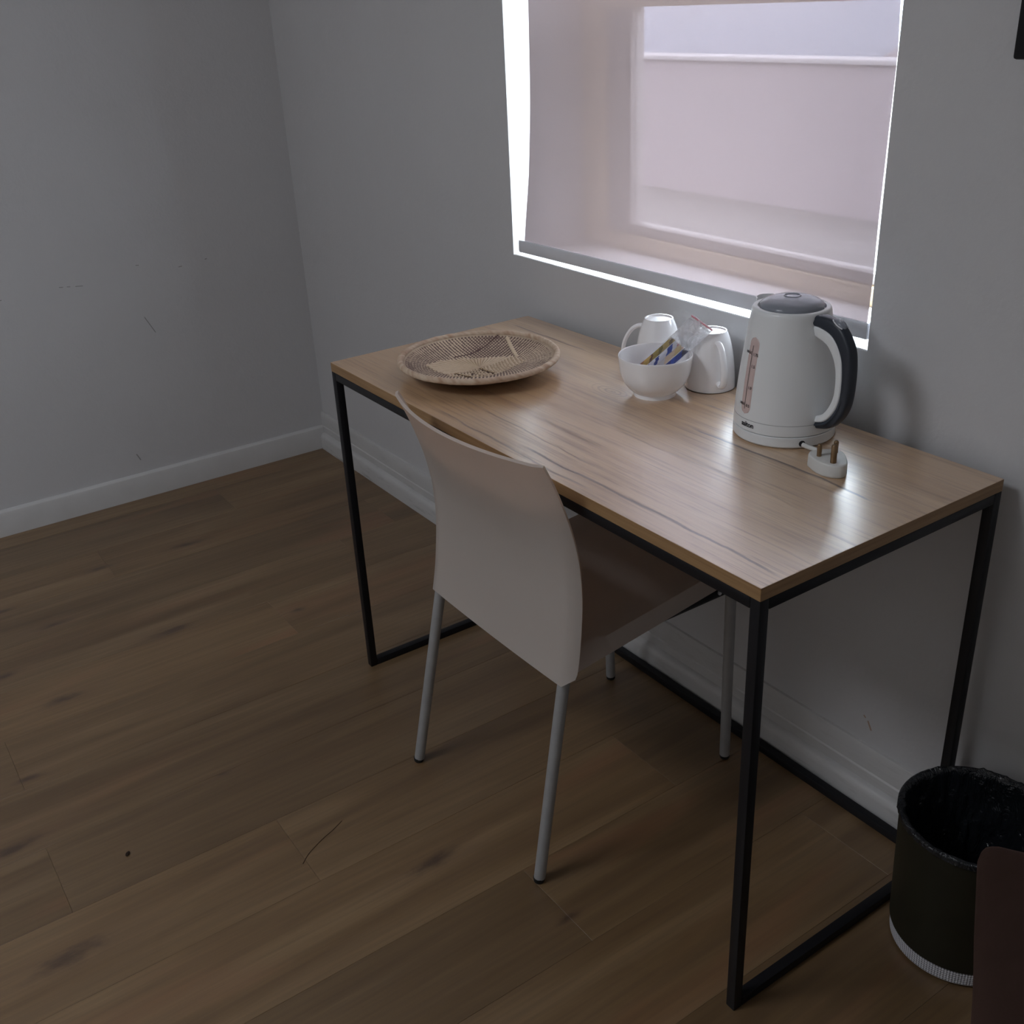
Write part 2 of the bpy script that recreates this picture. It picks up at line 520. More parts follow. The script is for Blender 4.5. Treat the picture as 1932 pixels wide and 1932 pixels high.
M['st_c'] = stick_mat('sachet_cream_gold', [(0, (.50, .34, .12)), (.20, (.72, .68, .70)), (.45, (.80, .62, .45)),
                                            (.70, (.74, .56, .28)), (.88, (.78, .55, .45))])
M['st_d'] = stick_mat('sachet_blue_black', [(0, (.42, .28, .10)), (.18, (.10, .05, .03)), (.30, (.02, .04, .24)),
                                            (.50, (.03, .08, .45)), (.60, (.02, .05, .28)), (.78, (.015, .015, .04)), (.9, (.03, .03, .10))])


# ------------------------------------------------------------------ mesh helpers
def tag(o, label=None, cat=None, group=None, kind=None):
    if label:
        o['label'] = label
    if cat:
        o['category'] = cat
    if group:
        o['group'] = group
    if kind:
        o['kind'] = kind
    return o


def thing(name, label, cat, loc=(0, 0, 0), rz=0.0, group=None):
    o = bpy.data.objects.new(name, None)
    o.empty_display_size = 0.05
    o.location = loc
    o.rotation_euler = (0, 0, rz)
    COL.objects.link(o)
    return tag(o, label, cat, group)


def link(name, me, mats, parent=None, smooth=None, label=None, loc=None):
    o = bpy.data.objects.new(name, me)
    for m in (mats if isinstance(mats, (list, tuple)) else [mats]):
        if m is not None and len(me.materials) < 8:
            me.materials.append(m)
    COL.objects.link(o)
    if loc is not None:
        o.location = loc
    if parent is not None:
        o.parent = parent
    if label:
        o['label'] = label
    if smooth is not None:
        for p in me.polygons:
            p.use_smooth = True
        if smooth < 180:
            try:
                me.set_sharp_from_angle(angle=math.radians(smooth))
            except Exception:
                pass
    return o


def mesh_of(bm, name):
    bmesh.ops.recalc_face_normals(bm, faces=bm.faces)
    me = bpy.data.meshes.new(name)
    bm.to_mesh(me)
    bm.free()
    return me


def box(bm, x0, x1, y0, y1, z0, z1, bevel=0.0, seg=2, mat=0):
    vs = [bm.verts.new((x, y, z)) for z in (z0, z1) for y in (y0, y1) for x in (x0, x1)]
    idx = [(0, 2, 3, 1), (4, 5, 7, 6), (0, 1, 5, 4), (2, 6, 7, 3), (0, 4, 6, 2), (1, 3, 7, 5)]
    fs = [bm.faces.new([vs[i] for i in f]) for f in idx]
    for f in fs:
        f.material_index = mat
    if bevel:
        es = list({e for f in fs for e in f.edges})
        bmesh.ops.bevel(bm, geom=es, offset=bevel, segments=seg, profile=0.5, affect='EDGES')
    return vs


def boxobj(name, x0, x1, y0, y1, z0, z1, mat, parent=None, bevel=0.0, seg=2, label=None):
    bm = bmesh.new()
    box(bm, x0, x1, y0, y1, z0, z1, bevel, seg)
    return link(name, mesh_of(bm, name), mat, parent, 40 if bevel else None, label)


def lathe(bm, prof, seg=64, center=(0, 0, 0), mat=0, closed=False):
    cx, cy, cz = center
    rings = []
    for (r, z) in prof:
        if r < 1e-6:
            rings.append([bm.verts.new((cx, cy, cz + z))])
        else:
            rings.append([bm.verts.new((cx + r * math.cos(2 * PI * i / seg), cy + r * math.sin(2 * PI * i / seg), cz + z))
                          for i in range(seg)])
    pairs = list(zip(rings[:-1], rings[1:]))
    if closed:
        pairs.append((rings[-1], rings[0]))
    for a, b in pairs:
        for i in range(seg):
            j = (i + 1) % seg
            if len(a) == 1 and len(b) == 1:
                continue
            if len(a) == 1:
                f = bm.faces.new((a[0], b[i], b[j]))
            elif len(b) == 1:
                f = bm.faces.new((a[i], a[j], b[0]))
            else:
                f = bm.faces.new((a[i], a[j], b[j], b[i]))
            f.material_index = mat


def smoothprof(pts, n=8, closed=False):
    """Catmull-Rom through the points"""
    P = [Vector(p) for p in pts]
    out = []
    for i in range(len(P) - 1):
        p0 = P[max(i - 1, 0)]
        p1, p2 = P[i], P[i + 1]
        p3 = P[min(i + 2, len(P) - 1)]
        for k in range(n):
            s = k / n
            out.append(0.5 * ((2 * p1) + (-p0 + p2) * s + (2 * p0 - 5 * p1 + 4 * p2 - p3) * s * s
                              + (-p0 + 3 * p1 - 3 * p2 + p3) * s ** 3))
    out.append(P[-1])
    return out


def tube(bm, path, rad, seg=10, caps=True, up=Vector((0, 0, 1)), ry=None, mat=0):
    """sweep an ellipse (rad x ry) along the path; rad may be a list"""
    P = [Vector(p) for p in path]
    n = len(P)
    rings = []
    side = None
    for i in range(n):
        d = (P[min(i + 1, n - 1)] - P[max(i - 1, 0)]).normalized()
        if side is None:
            side = d.cross(up)
            if side.length < 1e-4:
                side = d.cross(Vector((1, 0, 0)))
            side.normalize()
        else:
            side = (side - d * side.dot(d)).normalized()
        nrm = side.cross(d).normalized()
        r = rad[i] if isinstance(rad, (list, tuple)) else rad
        r2 = r if ry is None else (ry[i] if isinstance(ry, (list, tuple)) else ry)
        rings.append([bm.verts.new(P[i] + side * (r * math.cos(2 * PI * k / seg)) + nrm * (r2 * math.sin(2 * PI * k / seg)))
                      for k in range(seg)])
    for a, b in zip(rings[:-1], rings[1:]):
        for k in range(seg):
            j = (k + 1) % seg
            f = bm.faces.new((a[k], a[j], b[j], b[k]))
            f.material_index = mat
    if caps:
        bm.faces.new(rings[0][::-1]).material_index = mat
        bm.faces.new(rings[-1]).material_index = mat


def tubeobj(name, path, rad, mat, parent=None, seg=12, label=None, **kw):
    bm = bmesh.new()
    tube(bm, path, rad, seg, **kw)
    return link(name, mesh_of(bm, name), mat, parent, 50, label)


def bar(name, p0, p1, w, mat, parent, label=None):
    """square steel bar between two points along one axis"""
    lo = [min(a, b) - w / 2 for a, b in zip(p0, p1)]
    hi = [max(a, b) + w / 2 for a, b in zip(p0, p1)]
    return boxobj(name, lo[0], hi[0], lo[1], hi[1], lo[2], hi[2], mat, parent, 0.0016, 2, label)


def grid(bm, rows, mat=0, flip=False):
    """quad surface from a list of rows of points"""
    V = [[bm.verts.new(p) for p in r] for r in rows]
    for a, b in zip(V[:-1], V[1:]):
        for i in range(len(a) - 1):
            f = bm.faces.new((a[i], a[i + 1], b[i + 1], b[i]))
            f.material_index = mat
    return V


# ------------------------------------------------------------------ room shell
X0, X1, Y0, Y1, HT = ROOM
TH = 0.28


def wall_with_hole(name, axis_y, hole, mat, outward):
    """wall in an x-z plane at y = axis_y with one rectangular opening; thickness goes outward"""
    hx0, hx1, hz0, hz1 = hole
    bm = bmesh.new()
    o = [(X0 - TH, -0.1), (X1 + TH, -0.1), (X1 + TH, HT + 0.1), (X0 - TH, HT + 0.1)]
    h = [(hx0, hz0), (hx1, hz0), (hx1, hz1), (hx0, hz1)]
    y2 = axis_y + outward * TH
    fo = [bm.verts.new((x, axis_y, z)) for x, z in o]
    fh = [bm.verts.new((x, axis_y, z)) for x, z in h]
    bo = [bm.verts.new((x, y2, z)) for x, z in o]
    bh = [bm.verts.new((x, y2, z)) for x, z in h]
    inner = []
    for i in range(4):
        j = (i + 1) % 4
        bm.faces.new((fo[i], fo[j], fh[j], fh[i]))
        bm.faces.new((bo[i], bh[i], bh[j], bo[j]))
        bm.faces.new((fh[i], fh[j], bh[j], bh[i]))
        bm.faces.new((fo[i], bo[i], bo[j], fo[j]))
        inner.append(bm.edges.get((fh[i], fh[j])))
    bmesh.ops.bevel(bm, geom=inner, offset=0.0010, segments=2, profile=0.5, affect='EDGES')
    return tag(link(name, mesh_of(bm, name), mat, None, 35), kind='structure')


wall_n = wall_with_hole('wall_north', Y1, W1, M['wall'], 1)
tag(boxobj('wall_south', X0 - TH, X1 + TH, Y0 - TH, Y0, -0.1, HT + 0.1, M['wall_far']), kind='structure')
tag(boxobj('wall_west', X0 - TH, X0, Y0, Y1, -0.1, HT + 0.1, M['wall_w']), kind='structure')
tag(boxobj('wall_east', X1, X1 + TH, Y0, Y1, -0.1, HT + 0.1, M['wall_far']), kind='structure')
tag(boxobj('ceiling', X0, X1, Y0, Y1, HT, HT + 0.1, M['ceil']), kind='structure')

# floor: screed with oak planks laid towards the window wall
floor = tag(boxobj('floor', X0, X1, Y0, Y1, -0.1, -0.004, M['subfloor']), kind='structure')
PW, PL, GAP = 0.2, 1.22, 0.0003
ENDS = {0.9: -0.61, 1.1: -1.31, 1.5: -1.315, 1.9: -0.253, 2.1: -0.624, 1.3: -0.20, 1.7: -0.93, 0.7: -0.30, 2.3: -0.12, 2.5: -0.9}
pcache = {}


def plank_mesh(w, l):
    key = (round(w, 4), round(l, 4))
    if key not in pcache:
        bm = bmesh.new()
        x, y = w / 2 - GAP / 2, l / 2 - GAP / 2
        b = 0.0006
        lo = [bm.verts.new((sx * x, sy * y, -0.004)) for sx, sy in ((-1, -1), (1, -1), (1, 1), (-1, 1))]
        md = [bm.verts.new((sx * x, sy * y, -b * 0.7)) for sx, sy in ((-1, -1), (1, -1), (1, 1), (-1, 1))]
        hi = [bm.verts.new((sx * (x - b), sy * (y - b), 0)) for sx, sy in ((-1, -1), (1, -1), (1, 1), (-1, 1))]
        bm.faces.new(hi)
        for a, c in ((lo, md), (md, hi)):
            for i in range(4):
                j = (i + 1) % 4
                bm.faces.new((a[i], a[j], c[j], c[i]))
        me = mesh_of(bm, 'plank')
        me.materials.append(M['floor'])
        pcache[key] = me
    return pcache[key]


k = 0
x = -0.1
while x < X1 - 1e-6:
    xa, xb = max(x, X0), min(x + PW, X1)
    key = round(x, 1)
    e0 = ENDS.get(key, -((k * 0.437) % PL) - 0.02)
    cuts = [Y1]
    y = e0
    while y > Y0 + 0.02:
        if y < Y1 - 0.02:
            cuts.append(y)
        y -= PL
    cuts.append(Y0)
    for a, b in zip(cuts[:-1], cuts[1:]):
        o = bpy.data.objects.new('plank', plank_mesh(xb - xa, a - b))
        o.location = ((xa + xb) / 2, (a + b) / 2, 0)
        o.parent = floor
        COL.objects.link(o)
    x += PW
    k += 1


# skirting boards
def prism(name, prof, a0, a1, axis, mat, parent=None):
    """extrude a (depth, z) profile along x ('x') or y ('y')"""
    bm = bmesh.new()
    rows = []
    for a in (a0, a1):
        rows.append([bm.verts.new((a, d, z) if axis == 'x' else (d, a, z)) for d, z in prof])
    n = len(prof)
    for i in range(n):
        j = (i + 1) % n
        bm.faces.new((rows[0][i], rows[0][j], rows[1][j], rows[1][i]))
    bm.faces.new(rows[0])
    bm.faces.new(rows[1][::-1])
    return link(name, mesh_of(bm, name), mat, parent, 30)


tag(prism('baseboard_west', [(0, 0), (0.015, 0), (0.015, 0.068), (0.0125, 0.076), (0.006, 0.081), (0, 0.082)], Y0 + .015, Y1 - 0.012, 'y', M['trim']), kind='structure')
tag(prism('baseboard_north', [(0, 0), (-0.011, 0), (-0.011, 0.078), (-0.0085, 0.081), (-0.0085, 0.122), (-0.005, 0.130), (0, 0.131)], 0, X1, 'x', M['trim_n']), kind='structure')
tag(prism('trim_1', [(-0.0112, 0), (-0.027, 0), (-0.027, 0.040), (-0.024, 0.050), (-0.018, 0.056), (-0.0112, 0.058)], 0.0155, X1, 'x', M['trim_n']), kind='structure')

# ------------------------------------------------------------------ window 1 (behind the blind)
win = tag(bpy.data.objects.new('window_1', None), kind='structure')
win.location = (W1[0], 0.20, W1[2])
COL.objects.link(win)


def wbox(name, x0, x1, y0, y1, z0, z1, mat, bevel=0.004):
    o = boxobj(name, x0 - win.location.x, x1 - win.location.x, y0 - 0.20, y1 - 0.20, z0 - win.location.z, z1 - win.location.z, mat, win, bevel)
    return o


a, b, c, d = W1
FR = 0.072
wbox('frame_stile', a, a + FR, 0.21, 0.27, c, d, M['wood_frame'])
wbox('frame_stile', b - FR, b, 0.21, 0.27, c, d, M['wood_frame'])
wbox('frame_rail', a + FR, b - FR, 0.21, 0.27, c, c + 0.036, M['wood_frame'])
wbox('frame_rail', a + FR, b - FR, 0.21, 0.27, d - 0.05, d, M['wood_frame'])
wbox('transom', a + FR, b - FR, 0.205, 0.27, 1.383, 1.45, M['wood_frame'])
sx0, sx1, sz0, sz1 = a + FR, b - FR, c + 0.036, 1.383
wbox('sash_stile', sx0, sx0 + 0.082, 0.225, 0.265, sz0, sz1, M['sash'])
wbox('sash_stile', sx1 - 0.035, sx1, 0.225, 0.265, sz0, sz1, M['sash'])
wbox('sash_rail', sx0 + 0.082, sx1 - 0.035, 0.225, 0.265, sz0, sz0 + 0.022, M['sash'])
wbox('pane', sx0 + 0.082, sx1 - 0.035, 0.238, 0.242, sz0 + 0.022, sz1, M['glass'], 0)
wbox('pane', a + FR, b - FR, 0.238, 0.242, 1.45, d - 0.05, M['glass'], 0)
wbox('sill', a + 0.001, b - 0.001, 0.0012, 0.21, c - 0.004, c + 0.0015, M['sill'], 0.0008)

# ------------------------------------------------------------------ outdoors beyond the window
tag(boxobj('paving', -25, 25, Y1 + TH + 0.02, 30, -0.35, -0.15, M['paving']), kind='structure')
gw = thing('garden_wall', 'long pale garden wall with white coping seen through the blind', 'wall', (-3, 5.0, -0.15))
boxobj('wall_body', -6, 8, 0, 0.2, 0, 1.02, M['garden'], gw)
boxobj('coping', -6, 8, -0.03, 0.23, 1.02, 1.055, M['coping'], gw, 0.008)
nh = thing('neighbour_house', 'neighbouring house with sloping roof edge faintly visible through the right of the blind', 'house', (-0.9, 5.6, -0.15))
boxobj('house_wall', -0.25, 4.2, 0, 4, 0, 1.32, M['garden'], nh)
bm = bmesh.new()
pr = [(-1.15, 1.02), (0.1, 1.62), (2.0, 2.62), (3.9, 1.62), (4.7, 1.2), (4.7, 1.12), (2.0, 2.5), (-1.15, 0.92)]
f0 = [bm.verts.new((x, -0.12, z)) for x, z in pr]
f1 = [bm.verts.new((x, 4.1, z)) for x, z in pr]
bm.faces.new(f0)
bm.faces.new(f1[::-1])
for i in range(len(pr)):
    j = (i + 1) % len(pr)
    bm.faces.new((f0[i], f0[j], f1[j], f1[i]))
link('roof', mesh_of(bm, 'roof'), M['roof'], nh)

fh = thing('far_building', 'pale grey building across the street, a soft bright band behind the blind', 'building', (-6, 15.0, -0.15))
boxobj('facade', -14, 16, 0, 6, 0, 3.4, M['facade'], fh)
boxobj('parapet', -14.1, 16.1, -0.1, 6.1, 3.4, 3.6, M['coping'], fh)

# ------------------------------------------------------------------ roller blind
bl = thing('roller_blind', 'sheer pinkish screen roller blind with grey bottom bar in the window', 'blind', (1.745, 0.004, 1.93))
BX, BY, BZ = bl.location
LZ = [(0.908, 1.281), (0.953, 1.287), (1.056, 1.302), (1.195, 1.3125), (1.410, 1.3185), (1.62, 1.3105), (1.93, 1.295)]
RZ_ = [(0.917, 2.243), (0.996, 2.2435), (1.081, 2.241), (1.198, 2.241), (1.320, 2.242), (1.390, 2.2375), (1.62, 2.239), (1.93, 2.242)]


def interp(tab, z):
    for (z0, v0), (z1, v1) in zip(tab[:-1], tab[1:]):
        if z <= z1:
            return v0 + (v1 - v0) * max(0.0, (z - z0) / (z1 - z0))
    return tab[-1][1]


bm = bmesh.new()
rows = []
NZ, NX = 40, 40
for i in range(NZ + 1):
    v = i / NZ
    row = []
    for j in range(NX + 1):
        u = j / NX
        zb = 0.903 + 0.010 * u
        z = zb + (1.93 - zb) * v
        xl, xr = interp(LZ, z), interp(RZ_, z)
        curl = (abs(u - 0.5) * 2) ** 6 * 0.008 * math.sin(PI * min(1, v * 1.2))
        row.append((xl + (xr - xl) * u - BX, curl, z - BZ))
    rows.append(row)
grid(bm, rows)
link('fabric', mesh_of(bm, 'fabric'), M['blind'], bl, 180)
bm = bmesh.new()
pts = []
prof = [(-0.0045, -0.0135), (-0.006, -0.010), (-0.006, 0.010), (-0.0045, 0.0135), (0.0045, 0.0135), (0.006, 0.010), (0.006, -0.010), (0.0045, -0.0135)]
e0 = [bm.verts.new((1.2655 - BX, y, 0.8948 - BZ + z)) for y, z in prof]
e1 = [bm.verts.new((2.2475 - BX, y, 0.9028 - BZ + z)) for y, z in prof]
bm.faces.new(e0)
bm.faces.new(e1[::-1])
for i in range(8):
    j = (i + 1) % 8
    bm.faces.new((e0[i], e0[j], e1[j], e1[i]))
link('bottom_bar', mesh_of(bm, 'bottom_bar'), M['alu'], bl, 30, 'grey aluminium bottom bar')
tubeobj('roller_tube', [(1.243 - BX, 0.025, 0), (2.248 - BX, 0.025, 0)], 0.018, M['alu'], bl, 20)

# ------------------------------------------------------------------ desk
TX0, TX1, TYB, TD, TZ, TT = 1.3338, 2.5368, -0.0316, 0.5041, 0.75, 0.0194
TYF = TYB - TD
desk = thing('desk', 'oak topped desk with slim black steel frame below the window', 'desk', ((TX0 + TX1) / 2, (TYB + TYF) / 2, 0))
dx, dy = desk.location.x, desk.location.y
bm = bmesh.new()
box(bm, TX0 - dx, TX1 - dx, TYF - dy, TYB - dy, TZ - TT, TZ, 0.0008, 2)
for f in bm.faces:
    f.normal_update()
    f.material_index = 0 if f.normal.z > 0.5 else 1
link('tabletop', mesh_of(bm, 'tabletop'), [M['table'], M['edge']], desk)
W = 0.017
h = W / 2
lx0, lx1, ly0, ly1 = TX0 + h - dx, TX1 - h - dx, TYF + h - dy, TYB - h - dy
zt = TZ - TT - h
for lx in (lx0, lx1):
    for ly in (ly0, ly1):
        bar('leg', (lx, ly, h), (lx, ly, zt), W, M['black'], desk)
for ly in (ly0, ly1):
    bar('top_rail', (lx0 + W, ly, zt), (lx1 - W, ly, zt), W, M['black'], desk)
for lx in (lx0, lx1):
    bar('top_rail', (lx, ly0 + W, zt), (lx, ly1 - W, zt), W, M['black'], desk)
    bar('floor_rail', (lx, ly0 + W, h), (lx, ly1 - W, h), W, M['black'], desk)
bar('floor_rail', (lx0 + W, ly1, h), (lx1 - W, ly1, h), W, M['black'], desk)

# ------------------------------------------------------------------ chair
ch = thing('chair', 'white plastic shell chair with grey tubular legs pushed under the desk', 'chair', (1.955, -0.37, 0))
cx, cy = ch.location.x, ch.location.y
CXL, CXR = 1.750, 2.176
BP = [(0.412, -0.568), (0.46, -0.558), (0.52, -0.550), (0.57, -0.546), (0.62, -0.547), (0.66, -0.552), (0.70, -0.561), (0.745, -0.575), (0.78, -0.588), (0.814, -0.6035)]
bp = smoothprof([(z, y, 0) for z, y in BP], 4)


def shell(points_rows, thick, bmx):
    """solid sheet from rows of points + thickness along vertex normals"""
    bm2 = bmesh.new()
    grid(bm2, points_rows)
    bmesh.ops.recalc_face_normals(bm2, faces=bm2.faces)
    bm2.normal_update()
    bmesh.ops.solidify(bm2, geom=bm2.faces[:], thickness=thick)
    me = bpy.data.meshes.new('tmp')
    bm2.to_mesh(me)
    bm2.free()
    bmx.from_mesh(me)
    bpy.data.meshes.remove(me)


rows = []
for q in bp:
    z, y = q[0], q[1]
    v = (z - 0.412) / (0.814 - 0.412)
    bow = 0.036 * max(0, v) ** 1.3 + 0.003
    row = []
    for j in range(33):
        u = j / 32
        s = 2 * u - 1
        x = CXL + (CXR - CXL) * u
        yy = y - bow * (1 - s * s)
        e = max(0.0, abs(s) - 0.94) / 0.06
        yy += 0.016 * e * e * (1 - 0.75 * v)            # edges turned forward
        c_ = max(0.0, abs(s) - 0.93) / 0.07                # rounded lower corners
        row.append((x - cx, yy - cy, z + 0.014 * c_ * c_ * max(0.0, 1 - v / 0.06)))
    rows.append(row)
bm = bmesh.new()
shell(rows, 0.0055, bm)
link('backrest', mesh_of(bm, 'backrest'), M['plastic'], ch, 60)
# seat: pan with rolled edges and a short skirt
rows = []
for i in range(29):
    v = i / 28
    row = []
    for j in range(29):
        u = j / 28
        s = 2 * u - 1
        y = -0.548 + 0.436 * v
        half = 0.199 - 0.010 * v
        xc = 1.963 - 0.035 * v
        edge = max(0.0, abs(s) - 0.90) / 0.10
        fr = max(0.0, v - 0.90) / 0.10
        z = 0.450 + 0.014 * v - 0.006 * (1 - s * s) * math.sin(PI * v)
        drop = max(edge, fr)
        if drop > 0:
            z -= 0.028 * (1 - math.sqrt(max(0, 1 - drop * drop)))
        row.append((xc + half * s * (1 - 0.004 * edge) - cx, y - cy, z))
    rows.append(row)
bm = bmesh.new()
shell(rows, 0.005, bm)
link('seat', mesh_of(bm, 'seat'), M['plastic'], ch, 60)
LEGS = [((2.153, -0.557, 0.425), (2.1385, -0.616, 0)), ((1.772, -0.560, 0.425), (1.7185, -0.619, 0)),
        ((2.112, -0.140, 0.425), (2.0955, -0.117, 0)), ((1.752, -0.145, 0.425), (1.7375, -0.122, 0))]
for tp, ft in LEGS:
    T_, F_ = Vector(tp), Vector(ft)
    d = (T_ - F_).normalized()
    o_ = Vector((cx, cy, 0))
    lg = tubeobj('leg', [F_ + d * 0.009 - o_, T_ - o_], 0.0104, M['leg'], ch, 18)
    ft_ = Vector(ft) - o_
    bm = bmesh.new()
    lathe(bm, [(0, 0), (0.0085, 0), (0.0098, 0.002), (0.0104, 0.010), (0, 0.0102)], 16, ft_)
    link('foot_cap', mesh_of(bm, 'foot_cap'), M['rubber'], lg, 40, 'black rubber foot cap')
# steel cross frame below the seat
for xs in (2.122, 1.783):
    tubeobj('seat_frame', [(xs - cx, -0.52 - cy, 0.428), (xs - 0.012 - cx, -0.135 - cy, 0.417)], 0.009, M['black'], ch, 10, 'black steel bar below the seat', ry=0.011)
tubeobj('seat_frame', [(1.775 - cx, -0.155 - cy, 0.418), (2.108 - cx, -0.155 - cy, 0.418)], 0.009, M['black'], ch, 10, 'black steel bar below the seat')
tubeobj('screw', [(2.115 - cx, -0.178 - cy, 0.4215), (2.1225 - cx, -0.178 - cy, 0.4215)], 0.004, M['alu'], ch, 10, 'bright screw head')

# ------------------------------------------------------------------ woven basket
BKX, BKY = 1.598, -0.337
bk = thing('woven_basket', 'round shallow woven grass basket with dark zigzag pattern on the desk', 'basket', (BKX, BKY, 0.75))
RB = 0.150


def inpoly(x, y, poly):
    c_ = False
    n_ = len(poly)
    for i in range(n_):
        x1, y1 = poly[i]
        x2, y2 = poly[(i + 1) % n_]
        if (y1 > y) != (y2 > y) and x < (x2 - x1) * (y - y1) / (y2 - y1) + x1:
            c_ = not c_
    return c_


def segd(x, y, a_, b_):
    ax, ay = a_
    bx, by = b_
    L2 = (bx - ax) ** 2 + (by - ay) ** 2
    t_ = max(0, min(1, ((x - ax) * (bx - ax) + (y - ay) * (by - ay)) / L2))
    return math.hypot(x - ax - t_ * (bx - ax), y - ay - t_ * (by - ay))


#BASKETDATA
CENTER = [(-0.058, -0.090), (-0.075, -0.046), (-0.062, 0.0), (-0.030, 0.052), (0.0, 0.082), (0.045, 0.080), (0.052, 0.030), (0.056, -0.020), (0.022, -0.080)]
STROKES = [((0.004, 0.0), (0.050, 0.0), 0.0036), ((0.018, -0.028), (0.030, 0.006), 0.0026), ((0.028, -0.030), (0.048, -0.022), 0.0026),
           ((0.018, -0.028), (0.030, -0.036), 0.0026), ((0.008, -0.060), (0.044, -0.050), 0.0036), ((0.008, -0.046), (0.010, 0.0), 0.0022)]
CURVE = [(-0.080, -0.008), (-0.075, 0.028), (-0.082, 0.066), (-0.100, 0.120)]
STRIP = [(-0.074, 0.118), (-0.030, 0.100), (0.006, 0.086)]
NR, NA = 156, 600
bm = bmesh.new()
cols = []
rings = []
for i in range(NR + 1):
    r = RB * (0.004 + 0.996 * i / NR)
    ring = []
    coil = r / RB * 27
    for k_ in range(NA):
        th = 2 * PI * k_ / NA
        x, y = r * math.cos(th), r * math.sin(th)
        zz = 0.0050 + 0.0265 * (r / RB) ** 2.0
        row_i = int(coil)
        st = math.sin(PI * 2 * (coil + 0.5))
        ns = max(8, int(5.0 * row_i))
        ph = th / (2 * PI) * ns + row_i * 0.5
        stitch = math.cos(2 * PI * ph)
        fx = abs((coil % 1) - 0.5) * 2
        pz = 0.0007 * (1 - fx ** 2) + 0.0005 * stitch * (1 - fx)
        nz_ = mnoise.noise(Vector((x * 24, y * 24, 0.3)))
        cen = inpoly(x + 0.006 * nz_, y + 0.006 * nz_, CENTER)
        straw_ = Vector((0.66, 0.53, 0.39))
        dark_ = Vector((0.075, 0.036, 0.042))
        if cen:
            # coarse light grass, radial rays on the far half, fine flecks elsewhere
            ray = math.cos(th * 46 + nz_) if x < 0.0 else math.cos(2 * PI * (x * 60 + y * 140) + 3 * nz_)
            amt = 0.55 if ray < -0.35 else 0.0
            if x > 0.0 and mnoise.noise(Vector((x * 170, y * 170, 2))) > 0.25:
                amt = 0.5
            c_ = straw_.lerp(Vector((0.30, 0.19, 0.11)), amt)
            pz = 0.0012 * ray + 0.0008 * nz_ + 0.002
        else:
            lightsp = stitch * (1 - fx * fx) + 0.25 * nz_
            thr = 0.12 + 0.18 * math.sin(3 * th + 1)
            amt = 0.0 if lightsp > thr else 1.0
            c_ = straw_.lerp(dark_, amt * 0.92)
        if not cen and r > RB * 0.965:
            c_ = straw_.lerp(dark_, 0.25)
        for a_, b_ in zip(CURVE[:-1], CURVE[1:]):
            if segd(x, y, a_, b_) < 0.0024:
                c_ = Vector((0.07, 0.035, 0.04))
                pz = -0.0008
        for a_, b_ in zip(STRIP[:-1], STRIP[1:]):
            if segd(x, y, a_, b_) < 0.0034:
                c_ = Vector((0.66, 0.53, 0.38))
                pz = 0.0022
        for a_, b_, w_ in STROKES:
            dd = segd(x, y, a_, b_)
            if dd < w_:
                c_ = Vector((0.50, 0.36, 0.20)) if w_ > 0.003 and dd < w_ * 0.45 else Vector((0.06, 0.032, 0.026))
                pz = 0.0035 if w_ > 0.003 and dd < w_ * 0.6 else 0.0
        ring.append(bm.verts.new((x, y, zz + pz)))
        cols.append((c_.x, c_.y, c_.z, 1))
    rings.append(ring)
for a_, b_ in zip(rings[:-1], rings[1:]):
    for k_ in range(NA):
        j_ = (k_ + 1) % NA
        bm.faces.new((a_[k_], a_[j_], b_[j_], b_[k_]))
bm.faces.new(rings[0])
me = mesh_of(bm, 'weave')
at = me.color_attributes.new('Col', 'FLOAT_COLOR', 'POINT')
for i, c_ in enumerate(cols):
    at.data[i].color = c_
link('weave', me, M['basket'], bk, 180)
# underside
bm = bmesh.new()
lathe(bm, [(0, 0.0), (0.070, 0.0), (0.085, 0.002), (0.115, 0.012), (0.140, 0.024), (0.152, 0.031)], 96)
me = mesh_of(bm, 'underside')
at = me.color_attributes.new('Col', 'FLOAT_COLOR', 'POINT')
for i in range(len(me.vertices)):
    at.data[i].color = (0.34, 0.23, 0.15, 1)
link('underside', me, M['basket'], bk, 60)
# rim: coil wrapped with slanted straw
NW, NS, NM = 84, 14, 84 * 8
bm = bmesh.new()
cols = []
rg = []
for k_ in range(NM):
    th = 2 * PI * k_ / NM
    ring = []
    for s_ in range(NS):
        ph = 2 * PI * s_ / NS
        wv = math.cos(NW * th + 3.0 * ph)
        nn = mnoise.noise(Vector((math.cos(th) * 9, math.sin(th) * 9, 1)))
        rr = 0.0059 + 0.00010 * wv
        R_ = 0.1545 + rr * math.cos(ph) * 1.05
        ring.append(bm.verts.new((R_ * math.cos(th), R_ * math.sin(th), 0.0325 + 0.0008 * nn + rr * math.sin(ph) * 1.0)))
        a_ = max(0, min(1, 0.28 + 0.55 * mnoise.noise(Vector((math.cos(th + ph * 0.035) * 22, math.sin(th + ph * 0.035) * 22, 3))) + 0.35 * nn))
        c_ = Vector((0.64, 0.52, 0.40)).lerp(Vector((0.36, 0.20, 0.12)), a_)
        cols.append((c_.x, c_.y, c_.z, 1))
    rg.append(ring)
for k_ in range(NM):
    a_, b_ = rg[k_], rg[(k_ + 1) % NM]
    for s_ in range(NS):
        j_ = (s_ + 1) % NS
        bm.faces.new((a_[s_], a_[j_], b_[j_], b_[s_]))
me = mesh_of(bm, 'rim')
at = me.color_attributes.new('Col', 'FLOAT_COLOR', 'POINT')
for i, c_ in enumerate(cols):
    at.data[i].color = c_
link('rim', me, M['straw'], bk, 180, 'pale straw wrapped rim')

